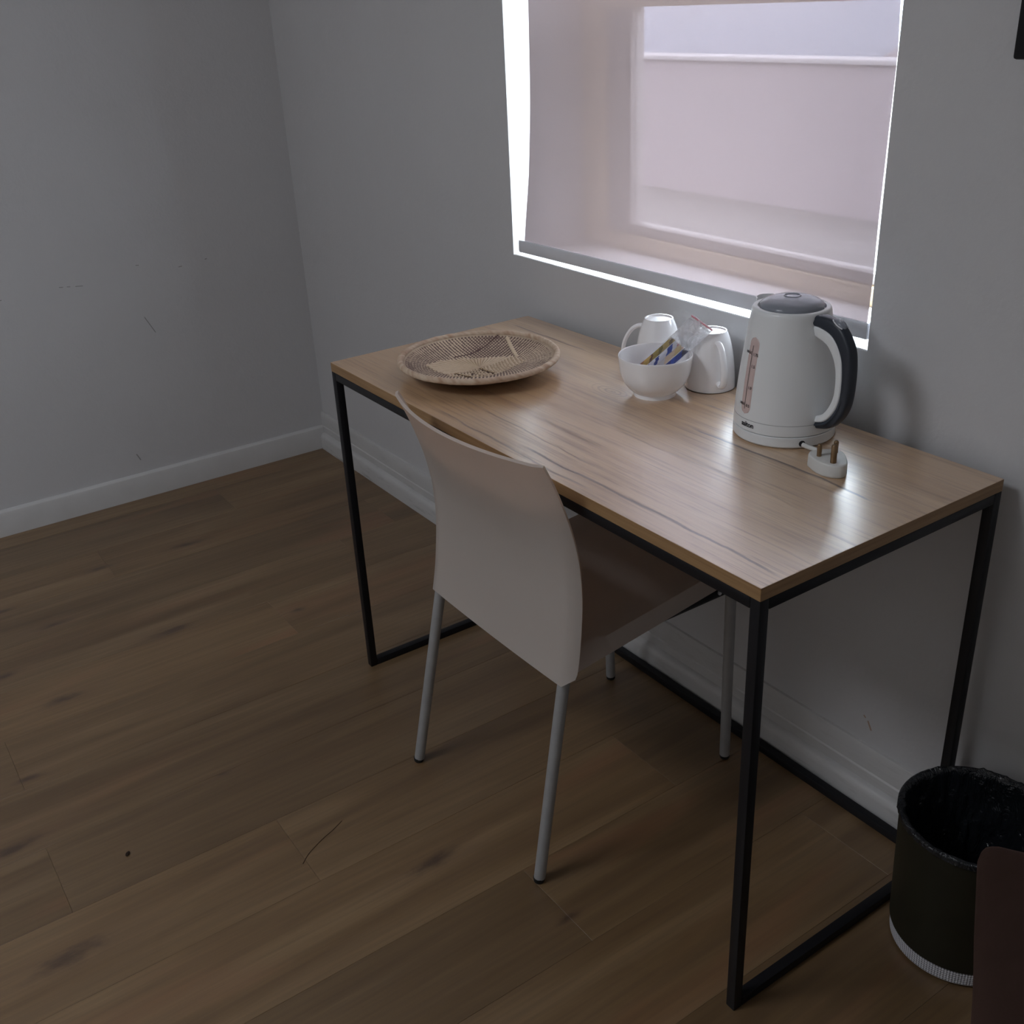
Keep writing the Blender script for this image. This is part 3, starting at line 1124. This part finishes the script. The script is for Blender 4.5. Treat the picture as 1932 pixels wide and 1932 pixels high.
# ------------------------------------------------------------------ bowl and cups
bw = thing('bowl', 'white china bowl holding the bag of sachets', 'bowl', (1.924, -0.166, 0.75))
bm = bmesh.new()
out_ = [(q.x, q.y) for q in smoothprof([(0.0385, 0.007, 0), (0.047, 0.014, 0), (0.057, 0.027, 0), (0.0635, 0.046, 0), (0.0672, 0.0745, 0)], 5)]
inn_ = [(q.x, q.y) for q in smoothprof([(0.0648, 0.0745, 0), (0.0608, 0.047, 0), (0.0545, 0.029, 0), (0.043, 0.017, 0), (0.02, 0.012, 0), (0.0, 0.0115, 0)], 5)]
lathe(bm, [(0, 0.003), (0.034, 0.003), (0.0355, 0.0), (0.0385, 0.0)] + out_ + [(0.0668, 0.0758), (0.066, 0.0763), (0.0652, 0.0758)] + inn_, 72)
link('body', mesh_of(bm, 'body'), M['ceramic'], bw, 50)


def cup(label, loc, ang):
    c_ = thing('cup', label, 'cup', loc, ang, 'white cups on the desk')
    bm = bmesh.new()
    o_ = [(q.x, q.y) for q in smoothprof([(0.0452, 0.0015, 0), (0.0446, 0.02, 0), (0.0425, 0.045, 0), (0.0385, 0.070, 0), (0.0335, 0.090, 0), (0.0292, 0.1015, 0)], 5)]
    i_ = [(q.x, q.y) for q in smoothprof([(0.0, 0.099, 0), (0.018, 0.0985, 0), (0.028, 0.094, 0), (0.0355, 0.070, 0), (0.0395, 0.045, 0), (0.0418, 0.0015, 0)], 5)]
    lathe(bm, o_ + [(0.0275, 0.1050), (0.0268, 0.1068), (0.0248, 0.1068), (0.0235, 0.1045), (0.0, 0.1040)] + i_[:] + [(0.0425, 0.0), (0.0445, 0.0)], 64, closed=False)
    b_ = link('body', mesh_of(bm, 'body'), M['ceramic'], c_, 50)
    path = smoothprof([(0.030, 0, 0.091), (0.041, 0, 0.0895), (0.053, 0, 0.081), (0.064, 0, 0.062), (0.0685, 0, 0.040), (0.0655, 0, 0.024), (0.056, 0, 0.0165), (0.043, 0, 0.019)], 5)
    tubeobj('handle', path, [0.0062] * len(path), M['ceramic'], c_, 14, ry=0.0042, up=Vector((0, 0, 1)))
    return c_


cup('white cup upside down behind the bowl, handle pointing left', (1.834, -0.078, 0.75), math.radians(-141))
cup('white cup upside down between bowl and kettle, leaned on by the plastic bag', (1.960, -0.0625, 0.75), math.radians(-24))

# ------------------------------------------------------------------ plastic bag with sachets
U = Vector((1.985, -0.110, 0.8835))      # middle of the bag's open top
L = Vector((1.9025, -0.1643, 0.7845))      # its lower end inside the bowl
ax_ = (U - L).normalized()
wd = Vector((0.016, 0.040, -0.027)).normalized()
wd = (wd - ax_ * wd.dot(ax_)).normalized()
nr = wd.cross(ax_).normalized()
if nr.y > 0:
    nr = -nr
LEN = (U - L).length
MB_ = Matrix((wd, ax_, nr)).transposed().to_4x4()
MB_.translation = (U + L) / 2
bg = thing('zip_bag', 'small clear zip bag of sachets leaning out of the white bowl', 'plastic bag', (0, 0, 0))
bg.matrix_world = MB_


def bagz(u, v, side):
    """half thickness of the pillow at u,v in -1..1"""
    t_ = 0.0066 * max(0, 1 - u * u) ** 0.6 * (0.55 + 0.45 * math.cos(PI * (v + 0.25) / 1.6))
    if v > 0.5:
        t_ *= max(0.25, 1 - (v - 0.5) * 1.6)
    wr = 0.0011 * mnoise.noise(Vector((u * 2.2, v * 4, side))) + 0.0012 * math.sin(7 * u + 3 * v) * max(0, v)
    return side * (t_ + 0.0008) + wr * (1 - u * u)


bm = bmesh.new()
HW = 0.026
for side in (1, -1):
    rows = []
    for i in range(31):
        v = -1 + 2 * i / 30
        row = []
        for j in range(19):
            u = -1 + 2 * j / 18
            w_ = HW * (1 - 0.03 * math.sin(v * 5))
            bend = 0.004 * v * v
            row.append((u * w_, v * LEN / 2, bagz(u, v, side) - bend))
        rows.append(row)
    grid(bm, rows)
bmesh.ops.remove_doubles(bm, verts=bm.verts, dist=0.0004)
link('film', mesh_of(bm, 'film'), M['clear'], bg, 180)
boxobj('zip_strip', -HW, HW, LEN / 2 - 0.0028, LEN / 2 - 0.0012, -0.0062, -0.0018, M['zip'], bg, 0.0003, 1, 'pink zip strip')
boxobj('zip_strip', -HW, HW, LEN / 2 - 0.0085, LEN / 2 - 0.0075, -0.0055, -0.0020, M['clear'], bg, 0.0003, 1, 'clear zip ridge')


def sachet(label, mat, u, roll, dy_, dz, length=0.086, w_=0.0125):
    bm = bmesh.new()
    for side in (1, -1):
        rows = []
        for i in range(17):
            v = -1 + 2 * i / 16
            row = []
            for j in range(7):
                q = -1 + 2 * j / 6
                th_ = 0.0014 * max(0, 1 - q * q) ** 0.6 * max(0, 1 - abs(v) ** 6) + 0.00012
                row.append((q * w_ / 2, v * length / 2, side * th_ + 0.0002 * math.sin(40 * v) - 0.004 * ((dy_ + v * length / 2) / (LEN / 2)) ** 2))
            rows.append(row)
        grid(bm, rows)
    bmesh.ops.remove_doubles(bm, verts=bm.verts, dist=0.0002)
    o = link('sachet', mesh_of(bm, 'sachet'), mat, None, 180)
    o.matrix_world = MB_ @ Matrix.Translation((u, dy_, dz)) @ Matrix.Rotation(roll, 4, 'Z')
    return tag(o, label, 'sachet', 'sachets in the zip bag')


sachet('gold and brown stick sachet, leftmost in the zip bag', M['st_a'], -0.0180, 0.0, -0.026, 0.0004, 0.080, 0.0112)
sachet('white stick sachet with blue stripes, second from left in the bag', M['st_b'], -0.0060, 0.0, -0.027, 0.0010, 0.080, 0.0112)
sachet('cream and gold stick sachet, third from left in the bag', M['st_c'], 0.0060, 0.0, -0.028, 0.0002, 0.080, 0.0112)
sachet('dark blue stick sachet, rightmost in the zip bag', M['st_d'], 0.0180, 0.0, -0.029, 0.0006, 0.080, 0.0112)

# ------------------------------------------------------------------ kettle
KX, KY = 2.199, -0.128
HA = math.radians(-6)
kt = thing('kettle', 'white electric kettle with dark handle on the desk beside the cups', 'kettle', (KX, KY, 0.75), HA)
bm = bmesh.new()
lathe(bm, [(0, 0), (0.076, 0), (0.0800, 0.0015), (0.0820, 0.004), (0.0822, 0.0185), (0.0812, 0.0195), (0, 0.0195)], 96)
link('power_base', mesh_of(bm, 'power_base'), M['kettle'], kt, 35)
bm = bmesh.new()
kp = [(q.x, q.y) for q in smoothprof([(0.0818, 0.0212, 0), (0.0815, 0.032, 0), (0.0798, 0.060, 0), (0.0762, 0.100, 0), (0.0712, 0.140, 0), (0.0662, 0.175, 0), (0.0618, 0.204, 0)], 6)]
lathe(bm, [(0.070, 0.0203), (0.0808, 0.0203)] + kp + [(0.0610, 0.2085), (0.0594, 0.2112), (0.0570, 0.2122), (0.0525, 0.2118), (0.0505, 0.2080), (0.0, 0.2060)], 96)
link('body', mesh_of(bm, 'body'), M['kettle'], kt, 40)


def krad(z):
    for (r0, z0), (r1, z1) in zip(kp[:-1], kp[1:]):
        if z <= z1:
            return r0 + (r1 - r0) * (z - z0) / (z1 - z0)
    return kp[-1][0]


bm = bmesh.new()
lathe(bm, [(krad(0.0385) - 0.002, 0.0383), (krad(0.0385) + 0.0002, 0.0384), (krad(0.0385) + 0.0002, 0.0391), (krad(0.0385) - 0.002, 0.0392)], 96)
link('seam', mesh_of(bm, 'seam'), M['kline'], kt, 40)
bm = bmesh.new()
lathe(bm, [(0.0495, 0.2075), (0.0496, 0.2140), (0.0482, 0.2160), (0.042, 0.2205), (0.030, 0.2245), (0.015, 0.2264), (0.0, 0.2268)], 72)
ld = link('lid', mesh_of(bm, 'lid'), M['kgrey'], kt, 60, 'grey domed lid')
bm = bmesh.new()
lathe(bm, [(0.0105, 0.2262), (0.0122, 0.2278), (0.0138, 0.2262)], 40)
link('lid_ring', mesh_of(bm, 'lid_ring'), M['kgrey'], ld, 60)
# spout: small lip opposite the handle
bm = bmesh.new()
rows = []
for i in range(9):
    v = i / 8
    z = 0.178 + 0.036 * v
    row = []
    for j in range(13):
        s = -1 + 2 * j / 12
        out = 0.013 * v ** 1.6 * (1 - s * s) ** 1.2
        a_ = PI + s * 0.34
        r_ = krad(min(z, 0.204)) - 0.0015 + out
        row.append((r_ * math.cos(a_), r_ * math.sin(a_), z))
    rows.append(row)
shell(rows, 0.0018, bm)
link('spout', mesh_of(bm, 'spout'), M['kettle'], kt, 60)


# handle: white inner loop and dark outer grip, both swept ribbons
HO = smoothprof([(.046, .2030, 0), (.058, .2085, 0), (.076, .2120, 0), (.102, .2080, 0), (.119, .1980, 0), (.1325, .1810, 0), (.1395, .1630, 0), (.1430, .126, 0), (.1395, .086, 0), (.127, .059, 0), (.106, .0390, 0), (.076, .0300, 0)], 5)
HI = smoothprof([(.046, .1785, 0), (.058, .1785, 0), (.070, .1760, 0), (.088, .1705, 0), (.100, .1600, 0), (.108, .1470, 0), (.1125, .1320, 0), (.1135, .110, 0), (.1110, .091, 0), (.103, .073, 0), (.090, .0580, 0), (.074, .0510, 0)], 5)


def ribbon(name, fa, fb, wa, wb, mat, parent, label=None, rnd=0.0035):
    bm = bmesh.new()
    rings = []
    for qo, qi in zip(HO, HI):
        A = qi.lerp(qo, fa)
        B = qi.lerp(qo, fb)
        dirn = (B - A)
        ln = dirn.length
        dirn.normalize()
        r = min(rnd, ln * 0.45)
        ring = []
        # rounded rectangle cross-section in (dirn, tangential)
        for (e, w_, sg) in ((0, wa, -1), (1, wb, -1), (1, wb, 1), (0, wa, 1)):
            for k_ in range(4):
                a0 = {(0, -1): PI, (1, -1): 1.5 * PI, (1, 1): 0, (0, 1): 0.5 * PI}[(e, sg)] + k_ * PI / 6
                cxr = (r if e == 0 else ln - r) + r * math.cos(a0)
                cyr = sg * (w_ - r) + r * math.sin(a0)
                P = A + dirn * cxr
                ring.append(bm.verts.new((P.x, cyr, P.y)))
        rings.append(ring)
    n_ = len(rings[0])
    for a_, b_ in zip(rings[:-1], rings[1:]):
        for k_ in range(n_):
            j_ = (k_ + 1) % n_
            bm.faces.new((a_[k_], a_[j_], b_[j_], b_[k_]))
    bm.faces.new(rings[0][::-1])
    bm.faces.new(rings[-1])
    return link(name, mesh_of(bm, name), mat, parent, 50, label)


hd = ribbon('handle', 0.0, 0.50, 0.0098, 0.0112, M['kettle'], kt)
gp = ribbon('grip', 0.46, 1.0, 0.0122, 0.0095, M['kdark'], kt, 'dark blue-black grip', 0.006)
# release button on top of the handle
bm = bmesh.new()
lathe(bm, [(0, 0.0052), (0.0058, 0.0048), (0.0072, 0.003), (0.0074, 0)], 32)
bt = link('button', mesh_of(bm, 'button'), M['kgrey'], gp, 60, 'grey oval button')
bt.matrix_parent_inverse = Matrix.Identity(4)
bt.matrix_local = Matrix.Translation((0.1060, 0, 0.2040)) @ Matrix.Rotation(math.radians(26), 4, 'Y') @ Matrix.Diagonal((1.6, 0.95, 1, 1))
for sg in (-1, 1):
    path = [(0.1060 + 0.0155 * math.cos(a_) * math.cos(math.radians(26)) , 0.0085 * math.sin(a_), 0.2055 - 0.0155 * math.cos(a_) * math.sin(math.radians(26)))
            for a_ in [sg * PI / 2 - 0.8 + 1.6 * i / 12 for i in range(13)]]
    tubeobj('button_trim', path, 0.0010, M['alu'], gp, 8, 'bright trim beside the button')

# water gauge on the near left side
GA0 = math.radians(-99) - HA


def on_body(ang, z, lift):
    r_ = krad(z) + lift
    return (r_ * math.cos(ang), r_ * math.sin(ang), z)


bm = bmesh.new()
rows = []
z0, z1 = 0.047, 0.171
for i in range(41):
    z = z0 + (z1 - z0) * i / 40
    e = min(z - z0, z1 - z)
    hw = 0.0118 if e > 0.0118 else math.sqrt(max(1e-8, 0.0118 ** 2 - (0.0118 - e) ** 2))
    rows.append([on_body(GA0 + hw * (-1 + 2 * j / 10) / krad(z), z, 0.0007 if 0 < j < 10 else -0.0003) for j in range(11)])
grid(bm, rows)
gauge = link('water_gauge', mesh_of(bm, 'water_gauge'), M['gauge'], kt, 180, 'smoky pink water level window')
bm = bmesh.new()
rows = []
for i in range(31):
    z = 0.055 + 0.103 * i / 30
    rows.append([on_body(GA0 + s_ * 0.00045 / krad(z) - 0.01, z, 0.0012) for s_ in (-1, 1)])
grid(bm, rows)
link('gauge_line', mesh_of(bm, 'gauge_line'), M['ink'], gauge)


def wrap_text(txt, size, ang, z, lift, parent, mat, name, bold=0.0, align='CENTER'):
    cu = bpy.data.curves.new('lettering', 'FONT')
    cu.body = txt
    cu.size = size
    cu.align_x = align
    cu.offset = bold
    cu.resolution_u = 3
    tmp = bpy.data.objects.new('lettering', cu)
    COL.objects.link(tmp)
    dg = bpy.context.evaluated_depsgraph_get()
    me = bpy.data.meshes.new_from_object(tmp.evaluated_get(dg))
    bpy.data.objects.remove(tmp)
    bpy.data.curves.remove(cu)
    for v in me.vertices:
        zz = z + v.co.y
        v.co = on_body(ang + v.co.x / krad(z), zz, lift)
    me.materials.clear()
    return link(name, me, mat, parent)


for txt, side, z in (('1.7L', 1, 0.1425), ('1.5', 1, 0.1235), ('1.0', 1, 0.089), ('0.5', 1, 0.0595), ('MAX', -1, 0.1435), ('MIN', -1, 0.0605)):
    wrap_text(txt, 0.0064, GA0 + (0.0020 if side > 0 else -0.0020) / krad(z), z, 0.0013, gauge, M['ink'], 'lettering', 0.0001, 'LEFT' if side > 0 else 'RIGHT')
wrap_text('salton', 0.0112, math.radians(-93) - HA, 0.0275, 0.0005, kt, M['ink'], 'logo', 0.0004)

# dark slot in the base where the cord leaves
sa = math.atan2(-0.1668 - KY, 2.2738 - KX) - HA
sl = [(r_ * math.cos(sa), r_ * math.sin(sa), 0.0095) for r_ in (0.0790, 0.0823)]
tubeobj('cord_slot', sl, 0.0052, M['ink'], kt, 14, 'dark cord slot in the base')

# cord and plug (one thing, lying on the desk)
pg = thing('mains_plug', 'white three pin plug lying pins up in front of the kettle', 'plug', (2.352, -0.197, 0.75))
px_, py_ = 2.352, -0.197
OUT = [(2.322, -0.212), (2.344, -0.221), (2.368, -0.2225), (2.386, -0.212), (2.3865, -0.196), (2.370, -0.177), (2.350, -0.163), (2.333, -0.166), (2.318, -0.184), (2.315, -0.200)]
OUT = [(2.3525 + (x - 2.3525) * 0.96, -0.195 + (y + 0.195) * 0.96) for x, y in OUT]
sm = smoothprof([(x - px_, y - py_, 0) for x, y in OUT + OUT[:1]], 5)[:-1]
bm = bmesh.new()
lv = [(0.0, 0.93), (0.0015, 0.98), (0.004, 1.0), (0.0185, 0.985), (0.0205, 0.96), (0.0212, 0.90)]
rings = [[bm.verts.new((q.x * s_, q.y * s_, z)) for q in sm] for z, s_ in lv]
for a_, b_ in zip(rings[:-1], rings[1:]):
    for k_ in range(len(sm)):
        j_ = (k_ + 1) % len(sm)
        bm.faces.new((a_[k_], a_[j_], b_[j_], b_[k_]))
bm.faces.new(rings[0][::-1])
bm.faces.new(rings[-1])
link('plug_body', mesh_of(bm, 'plug_body'), M['plug'], pg, 50)
for (x, y, r_, h_) in ((2.339, -0.205, 0.0036, 0.020), (2.346, -0.176, 0.0036, 0.020), (2.3690, -0.2085, 0.0046, 0.029)):
    bm = bmesh.new()
    lathe(bm, [(0, 0), (r_, 0), (r_, h_ - 0.0025), (r_ * 0.75, h_ - 0.0006), (r_ * 0.3, h_), (0, h_)], 20, (x - px_, y - py_, 0.0211))
    link('pin', mesh_of(bm, 'pin'), M['brass'], pg, 50, 'brass pin')
cpath = smoothprof([(2.2757 - px_, -0.1680 - py_, 0.0095), (2.289 - px_, -0.1690 - py_, 0.0095), (2.304 - px_, -0.1705 - py_, 0.0105), (2.325 - px_, -0.183 - py_, 0.012)], 5)
tubeobj('cord', cpath, 0.0036, M['plug'], pg, 12)

# ------------------------------------------------------------------ waste bin
BNX, BNY = 2.650, -0.145
wb = thing('waste_bin', 'round dark olive waste bin with black liner and white woven base', 'bin', (BNX, BNY, 0))
bm = bmesh.new()
lathe(bm, [(0, 0.004), (0.098, 0.004), (0.1025, 0.006), (0.1035, 0.030), (0.1015, 0.031), (0, 0.031)], 96)
bm2 = bm
link('base_ring', mesh_of(bm2, 'base_ring'), M['binbase'], wb, 40, 'white woven band round the foot')
bm = bmesh.new()
bmesh.ops.create_circle(bm, cap_ends=True, radius=0.096, segments=48)
for v in bm.verts:
    v.co.z = 0.0005
r_ = bmesh.ops.extrude_face_region(bm, geom=bm.faces[:])
for v in [g for g in r_['geom'] if isinstance(g, bmesh.types.BMVert)]:
    v.co.z = 0.0045
link('foot', mesh_of(bm, 'foot'), M['rubber'], wb)
bm = bmesh.new()
lathe(bm, [(0, 0.031), (0.104, 0.031), (0.1055, 0.034), (0.1125, 0.245), (0.1140, 0.250), (0.1135, 0.2535), (0.1115, 0.2535), (0.1095, 0.249), (0.1020, 0.036), (0, 0.036)], 96)
link('shell', mesh_of(bm, 'shell'), M['bin'], wb, 40)
# liner: crumpled film inside, folded over the far edge
bm = bmesh.new()
rows = []
NL = 120
for i in range(34):
    v = i / 33
    row = []
    for k_ in range(NL + 1):
        th = 2 * PI * (k_ % NL) / NL
        nn = mnoise.noise(Vector((math.cos(th) * 6, math.sin(th) * 6, v * 3)))
        nn2 = mnoise.noise(Vector((math.cos(th) * 17, math.sin(th) * 17, v * 5 + 4)))
        if v < 0.70:                                    # inside, from floor of the bin to the lip
            w = v / 0.70
            z = 0.060 + (0.2545 - 0.060) * w
            r = 0.1020 + (0.1095 - 0.1020) * w - 0.003 - 0.012 * (1 - w) - (0.016 * abs(nn) + 0.011 * abs(nn2)) * (1.15 - 0.85 * w)
        elif v < 0.80:                                  # over the lip
            w = (v - 0.70) / 0.10
            a_ = PI * (1 - w)
            r = 0.1120 + 0.0048 * math.cos(a_)
            z = 0.2550 + 0.0036 * math.sin(a_) + (0.002 + 0.007 * max(0, math.sin(th))) * max(0, nn + 0.6 * nn2) * math.sin(a_)
        else:                                           # hanging outside
            w = (v - 0.80) / 0.20
            far = 0.5 + 0.5 * math.sin(th + 0.15)       # longest toward the wall
            drop = (0.006 + 0.040 * far ** 2) * w * (1 + 0.3 * nn)
            z = 0.2550 - drop
            r = 0.1160 + 0.0035 * far * w + 0.002 * nn2 * w
        row.append((r * math.cos(th), r * math.sin(th), z))
    rows.append(row)
V = grid(bm, rows)
bm.faces.new([V[0][k_] for k_ in range(NL)])
bmesh.ops.remove_doubles(bm, verts=bm.verts, dist=0.0001)
link('liner', mesh_of(bm, 'liner'), M['bag'], wb, 180, 'black crumpled bin liner')

# ------------------------------------------------------------------ brown stool at the frame edge
st = thing('upholstered_stool', 'dark brown suede stool cut off at the lower right beside the bin', 'stool', (2.776, -0.386, 0), math.radians(32.4))
bm = bmesh.new()
# local x runs away along the far edge, local -y comes towards the camera
box(bm, 0.0, 0.46, -0.46, 0.0, 0.10, 0.455, 0.028, 5)
bmesh.ops.subdivide_edges(bm, edges=[e for e in bm.edges if e.calc_length() > 0.1], cuts=12, use_grid_fill=True)
for v in bm.verts:
    n_ = mnoise.noise(v.co * 9)
    tp = (0.455 - v.co.z) / 0.355
    v.co.x += 0.10 * tp * (1 - 2 * v.co.x / 0.46)          # narrower towards the floor
    v.co.y -= 0.10 * tp * (1 + 2 * v.co.y / 0.46)
    v.co.z += 0.004 * n_ if v.co.z > 0.4 else 0
    v.co.x += 0.003 * mnoise.noise(v.co * 7 + Vector((3, 0, 0)))
    v.co.y += 0.003 * mnoise.noise(v.co * 7 + Vector((0, 5, 0)))
link('cushion', mesh_of(bm, 'cushion'), M['suede'], st, 60)
for lx in (0.13, 0.33):
    for ly in (-0.13, -0.33):
        bm = bmesh.new()
        lathe(bm, [(0, 0), (0.014, 0), (0.020, 0.105), (0, 0.105)], 16, (lx, ly, 0))
        link('leg', mesh_of(bm, 'leg'), M['rubber'], st, 40)

# ------------------------------------------------------------------ television on the window wall
tv = thing('television', 'black edge of a wall mounted screen at the upper right', 'television', (2.80, -0.03, 1.52))
boxobj('casing', -0.343, 0.343, -0.012, 0.012, -0.205, 0.205, M['black'], tv, 0.004)
boxobj('screen', -0.328, 0.328, -0.0135, -0.011, -0.185, 0.190, M['screen'], tv)
boxobj('wall_bracket', -0.12, 0.12, 0.011, 0.030, -0.1, 0.1, M['black'], tv, 0.002)

# ------------------------------------------------------------------ ceiling light (behind and above the camera's view)
LAMP = 16.5
cl = thing('ceiling_light', 'round white dome lamp on the ceiling behind the chair, above the picture', 'lamp', (1.85, -2.40, HT))
bm = bmesh.new()
lathe(bm, [(0, 0), (0.40, 0), (0.40, -0.018), (0.385, -0.026), (0, -0.026)], 96)
link('base', mesh_of(bm, 'base'), M['sill'], cl, 40)
bm = bmesh.new()
lathe(bm, [(0.38, -0.026), (0.378, -0.060), (0.35, -0.105), (0.28, -0.142), (0.16, -0.168), (0, -0.176)], 96)
lt = NT('lit_opal_glass')
em = lt.n('ShaderNodeEmission')
em.inputs[0].default_value = (0.87, 0.91, 0.98, 1)
em.inputs[1].default_value = LAMP
link('diffuser', mesh_of(bm, 'diffuser'), lt.done(em), cl, 180)

# ------------------------------------------------------------------ specks on the floor
bm = bmesh.new()
bmesh.ops.create_icosphere(bm, subdivisions=2, radius=1.0)
for v in bm.verts:
    v.co = Vector((v.co.x * 0.0035, v.co.y * 0.0065, v.co.z * 0.0022 + 0.0020)) * (1 + 0.25 * mnoise.noise(v.co * 2))
cr = link('crumb', mesh_of(bm, 'crumb'), M['crumb'], None, 180, None, (1.616, -1.193, 0))
cr.rotation_euler = (0, 0, 0.9)
tag(cr, 'small dark crumb alone on the open floor at left', 'crumb')
hp = smoothprof([(1.842, -0.938, 0.0006), (1.824, -0.917, 0.0006), (1.806, -0.882, 0.0006), (1.796, -0.856, 0.0006), (1.783, -0.829, 0.0006)], 5)
hr = tubeobj('hair', hp, 0.00045, M['crumb'], None, 5)
tag(hr, 'fine dark curved hair lying on the floor left of the chair', 'hair')
